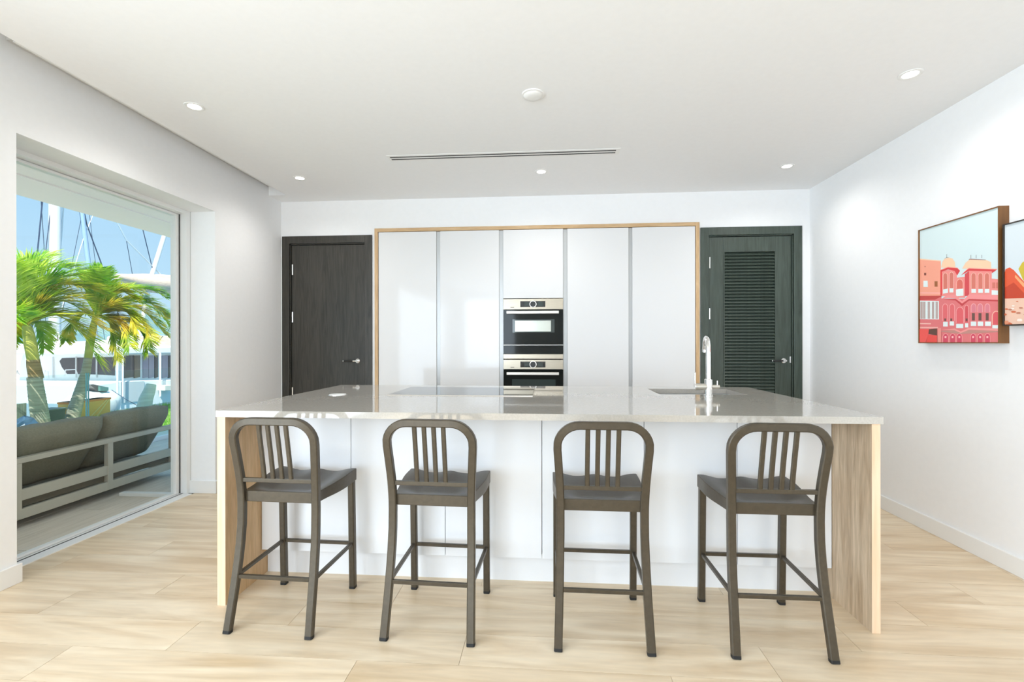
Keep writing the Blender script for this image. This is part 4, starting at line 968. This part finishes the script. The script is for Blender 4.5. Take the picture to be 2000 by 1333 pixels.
for i, c0 in enumerate((106, 130)):
    st_ = obj('helm_seat', MB().prism([on_x(px, py, bx - 0.35) for px, py in ((c0 - 6, 666), (c0 + 6, 666), (c0 + 6, 673), (c0 - 6, 673))], (-0.4, 0, 0)), boat_m, ya, bevel=0.02)
    pts = [on_x(c0 + 10 * math.cos(q * math.pi / 8), 660 + 14 * math.sin(q * math.pi / 8), bx - 0.3) for q in range(16)]
    obj('seat_hoop', MB().tube(pts, 0.022, n=6, closed=True), boat_m, st_, smooth=60)
    obj('backrest', MB().prism([on_x(px, py, bx - 0.6) for px, py in ((c0 - 6, 650), (c0 + 6, 650), (c0 + 7, 664), (c0 - 7, 664))], (-0.08, 0, 0)), boatg_m, st_, bevel=0.02)
pp('cockpit_locker', [(72, 704), (95, 706), (98, 714), (72, 714)], 0.5, boatg_m, -0.25)
pp('side_step', [(115, 709), (124, 709), (134, 735), (130, 742), (118, 730)], 0.3, boat_m, 0.02)
for pts in ([(82, 743), (88, 724), (94, 726), (95, 733)], [(98, 731), (99, 755)], [(126, 722), (146, 721), (153, 731)], [(136, 722), (136, 748)], [(130, 760), (133, 742), (166, 741)]):
    obj('handrail', MB().tube([on_x(px, py, bx + 0.08) for px, py in pts], 0.02, n=6), alum_m, ya, smooth=60)
pp('rubbing_strake', [(-60, 762), (120, 762), (200, 768), (240, 780), (240, 783), (200, 771), (120, 765), (-60, 765)], 0.05, boatg_m, 0.04)
tcu = bpy.data.curves.new('name', 'FONT'); tcu.body = 'ALI'; tcu.size = 0.19; tcu.extrude = 0.003; tcu.space_character = 1.15
to = bpy.data.objects.new('lettering', tcu); C.objects.link(to)
dg_ = bpy.context.evaluated_depsgraph_get(); tme = bpy.data.meshes.new_from_object(to.evaluated_get(dg_)); bpy.data.objects.remove(to)
tme.materials.clear(); tme.materials.append(mat('grey_lettering', srgb(150, 156, 160), 0.5))
to = bpy.data.objects.new('lettering', tme); C.objects.link(to); to.parent = ya
tp_ = on_x(29, 732.5, bx - 0.29); to.location = tp_ - ya.location; to.rotation_euler = (math.pi / 2, 0, math.pi / 2)

bx = -11.5
cb = place('cabin_cruiser', 'white cabin cruiser with long window band moored behind the glass balustrade', 'boat', bx, 300, 760)
pp = lambda nm, pts, dep, m, dx=0.0, par=None, bev=0.0: px_prism(nm, bx + dx, pts, dep, m, par or cb, bev)
pp('hull', [(185, 752), (232, 745), (470, 738), (470, 840), (215, 840), (190, 790)], 3.2, boat_m, 0.0, None, 0.03)
cab = pp('cabin', [(232, 690), (470, 686), (470, 742), (232, 748)], 3.0, boat_m, -0.35)
for i, (a0, a1, m_) in enumerate(((243, 262, bwin_m), (262.6, 274, mat('brown_boat_glass', srgb(134, 116, 100), 0.1)), (280, 290, bwin2_m), (291, 301, bwin2_m), (303, 309, bwin_m), (317, 328, bwin2_m), (329, 336, bwin_m), (337, 352, bwin2_m), (354, 400, bwin_m))):
    pp('cabin_window', [(a0, 695), (a1, 694.4), (a1, 737), (a0, 739)], 0.04, m_, -0.32, cab)
yf = on_x(232, 715, bx - 0.35).y - 0.012
for pts in ([(116, 706), (121, 700), (148, 699), (148, 731), (131, 731), (121, 718)], [(150, 699), (188, 698), (188, 732), (150, 731)], [(190, 698), (224, 698), (224, 734), (190, 732)]):
    obj('front_window', MB().prism([on_y(px, py, yf) for px, py in pts], (0, 0.05, 0)), bwin_m, cab)
for px_ in (104, 149, 189):
    obj('front_pillar', MB().prism([on_y(px, py, yf) for px, py in ((px_, 697), (px_ + 1.6, 697), (px_ + 1.6, 738), (px_, 738))], (0, -0.03, 0)), boatg_m, cab)
obj('front_rail', MB().tube([on_y(px, py, yf - 0.25) for px, py in ((82, 745), (88, 724), (94, 726), (95, 740))], 0.014, n=6), alum_m, cb, smooth=60)
obj('front_rail', MB().tube([on_y(px, py, yf - 0.25) for px, py in ((126, 736), (128, 723), (148, 722), (154, 738))], 0.014, n=6), alum_m, cb, smooth=60)
pp('roof', [(212, 684), (240, 680), (470, 674), (470, 688), (212, 693)], 3.3, boat_m, 0.1, None, 0.03)
pp('roof_locker', [(236, 668), (290, 664), (290, 680), (236, 681)], 1.6, boat_m, -0.8, None, 0.05)
pp('canvas_cover', [(275, 657), (360, 656), (360, 679), (275, 680)], 1.2, canvas_m, -1.5, None, 0.05)
for px_, w_ in ((229.5, 3.2), (240, 3), (313, 4)):
    p = on_x(px_, 690, bx + 0.12); q = on_x(px_, 775, bx + 0.12); obj('roof_post', MB().cyl(q, p, w_ / 2 * 12.6 / F, n=10), boat_m, cb, smooth=40)
pp('fender_box', [(322, 753), (346, 752), (346, 764), (322, 764)], 0.25, mat('cream_plastic', srgb(226, 220, 206), 0.5), 0.28, None, 0.02)
pp('side_hatch', [(237, 746), (282, 745), (282, 783), (237, 788)], 0.03, boatg_m, 0.02)
for pts in ([(318, 756), (322, 756)], [(318, 761), (322, 761)], [(300, 672), (312, 658)], [(306, 672), (318, 657)]):
    obj('handrail', MB().tube([on_x(px, py, bx + 0.1) for px, py in pts], 0.012, n=6), wire_m if pts[0][1] == 672 else alum_m, cb)

td = place('tender_boat', 'white round-bowed tender boat moored at the quay', 'boat', -8.9, 220, 800)
c0_ = on_x(212, 795, -9.0)
vs = []; n = 20; m_ = 12
for j in range(m_ + 1):
    t = -1 + 2 * j / m_; s_ = max(0.02, 1 - abs(t) ** 2.6) ** 0.5
    for i in range(n):
        a = 2 * math.pi * i / n; vs.append((c0_.x - 0.35 + 0.35 * s_ * math.cos(a), c0_.y + 0.52 * t, 0.02 + (0.26 if math.sin(a) > 0 else 0.6) * s_ * math.sin(a)))
obj('hull', MB().add(vs, [(j * n + i, j * n + (i + 1) % n, (j + 1) * n + (i + 1) % n, (j + 1) * n + i) for j in range(m_) for i in range(n)] + [tuple(range(n))[::-1], tuple(m_ * n + i for i in range(n))]), boat_m, td, smooth=60)
obj('cockpit_screen', MB().prism([on_x(px, py, -9.15) for px, py in ((176, 752), (182, 751), (205, 756), (212, 764), (190, 764))], (-0.25, 0, 0)), bwin_m, td)
obj('deck_hatch', MB().prism([on_x(px, py, -9.1) for px, py in ((196, 755), (212, 757), (212, 764), (196, 764))], (-0.2, 0, 0)), mat('teal_cover', srgb(96, 140, 134), 0.5), td)
obj('mooring_line', MB().tube([on_x(218, 762, -8.95), on_x(245, 780, -8.6), on_x(278, 798, -8.4)], 0.006, n=5), wire_m, td)

# sailing boats behind: masts, booms and rigging
def sailboat(label, x, px, parts):
    t = place('sailboat', label, 'sailboat', x, px, 672)
    k = (on_x(px, 672, x) - O).length / F
    b0 = on_x(px, 690, x)
    hl = []
    mb = MB(); vs = []; n = 10
    for j in range(9):
        tt = -1 + 2 * j / 8; s_ = max(0.05, 1 - abs(tt) ** 2.2)
        for i in range(n): a = 2 * math.pi * i / n; vs.append((b0.x + 1.3 * s_ * math.cos(a), b0.y + 4.5 * tt, -0.6 + (0.75 if math.sin(a) > 0 else 0.8) * s_ * math.sin(a)))
    mb.add(vs, [(j * n + i, j * n + (i + 1) % n, (j + 1) * n + (i + 1) % n, (j + 1) * n + i) for j in range(8) for i in range(n)] + [tuple(range(n))[::-1], tuple(8 * n + i for i in range(n))])
    obj('hull', mb, boat_m, t, smooth=60)
    for nm, pts, wpx, m in parts:
        P_ = [on_x(a, b, x) for a, b in pts]
        if nm == 'mast': P_[-1] = Vector((P_[-1].x, P_[-1].y, -0.2))
        obj(nm, MB().tube(P_, [wq / 2 * k for wq in (wpx if isinstance(wpx, list) else [wpx] * len(P_))], n=10 if nm != 'stay' else 5), m, t, smooth=60)
    return t
sailboat('sailboat with thick white mast and dark stays behind the tall palm', -21.5, 107,
         [('mast', [(108, 180), (107, 430), (106, 670)], 14, alum_m), ('stay', [(92, 300), (72, 505), (60, 680)], 1.7, wire_m), ('stay', [(108, 330), (101, 392), (86, 520), (76, 670)], 1.0, wire_m),
          ('stay', [(74, 300), (86, 480), (90, 670)], 0.8, wire_m), ('stay', [(132, 300), (117, 500), (112, 670)], 2.0, wwire_m), ('stay', [(116, 300), (112, 400), (107, 500), (104, 670)], 1.6, wwire_m), ('spreader', [(92, 300), (107, 298), (132, 300)], 2, alum_m)])
sailboat('sailboat with pale blue raked mast and crossing stays', -29.0, 168,
         [('mast', [(146, 300), (159, 410), (172, 510), (192, 680)], 6, blue_m), ('stay', [(146, 330), (170, 440), (198, 515), (250, 670)], 1.6, wire_m), ('stay', [(186, 410), (165, 460), (140, 540), (100, 670)], 1.0, wwire_m),
          ('stay', [(146, 350), (158, 430), (144, 500), (110, 670)], 0.7, wire_m), ('stay', [(175, 420), (182, 480), (190, 540), (205, 670)], 0.7, wire_m)])
sb = sailboat('sailboat with beige furled sail lashed along its boom', -25.0, 296,
         [('mast', [(420, 100), (372, 300), (321, 460), (292, 552), (262, 680)], 6.5, alum_m), ('furled_sail', [(228, 541), (262, 550), (300, 556), (360, 560), (430, 562)], [9, 22, 27, 30, 30], canvas_m), ('sail_cover', [(236, 539), (280, 541), (320, 545), (360, 548), (430, 550)], [4, 10, 14, 15, 15], canvas_m),
          ('stay', [(205, 400), (227, 432), (247, 470), (318, 541)], 1.8, wwire_m), ('stay', [(247, 470), (259, 538)], 0.9, wire_m), ('stay', [(262, 390), (279, 448), (302, 542)], 1.3, wire_m), ('stay', [(227, 432), (246, 468)], 1.2, wire_m), ('stay', [(370, 580), (340, 625), (318, 668)], 1.0, wire_m),
          ('lashing', [(256, 536), (260, 552), (258, 566)], 1.6, wwire_m), ('lashing', [(269, 536), (274, 556), (270, 570)], 1.6, wwire_m), ('lashing', [(320, 539), (314, 556), (318, 572)], 1.6, wwire_m), ('lashing', [(334, 540), (332, 558), (336, 574)], 1.6, wwire_m)])
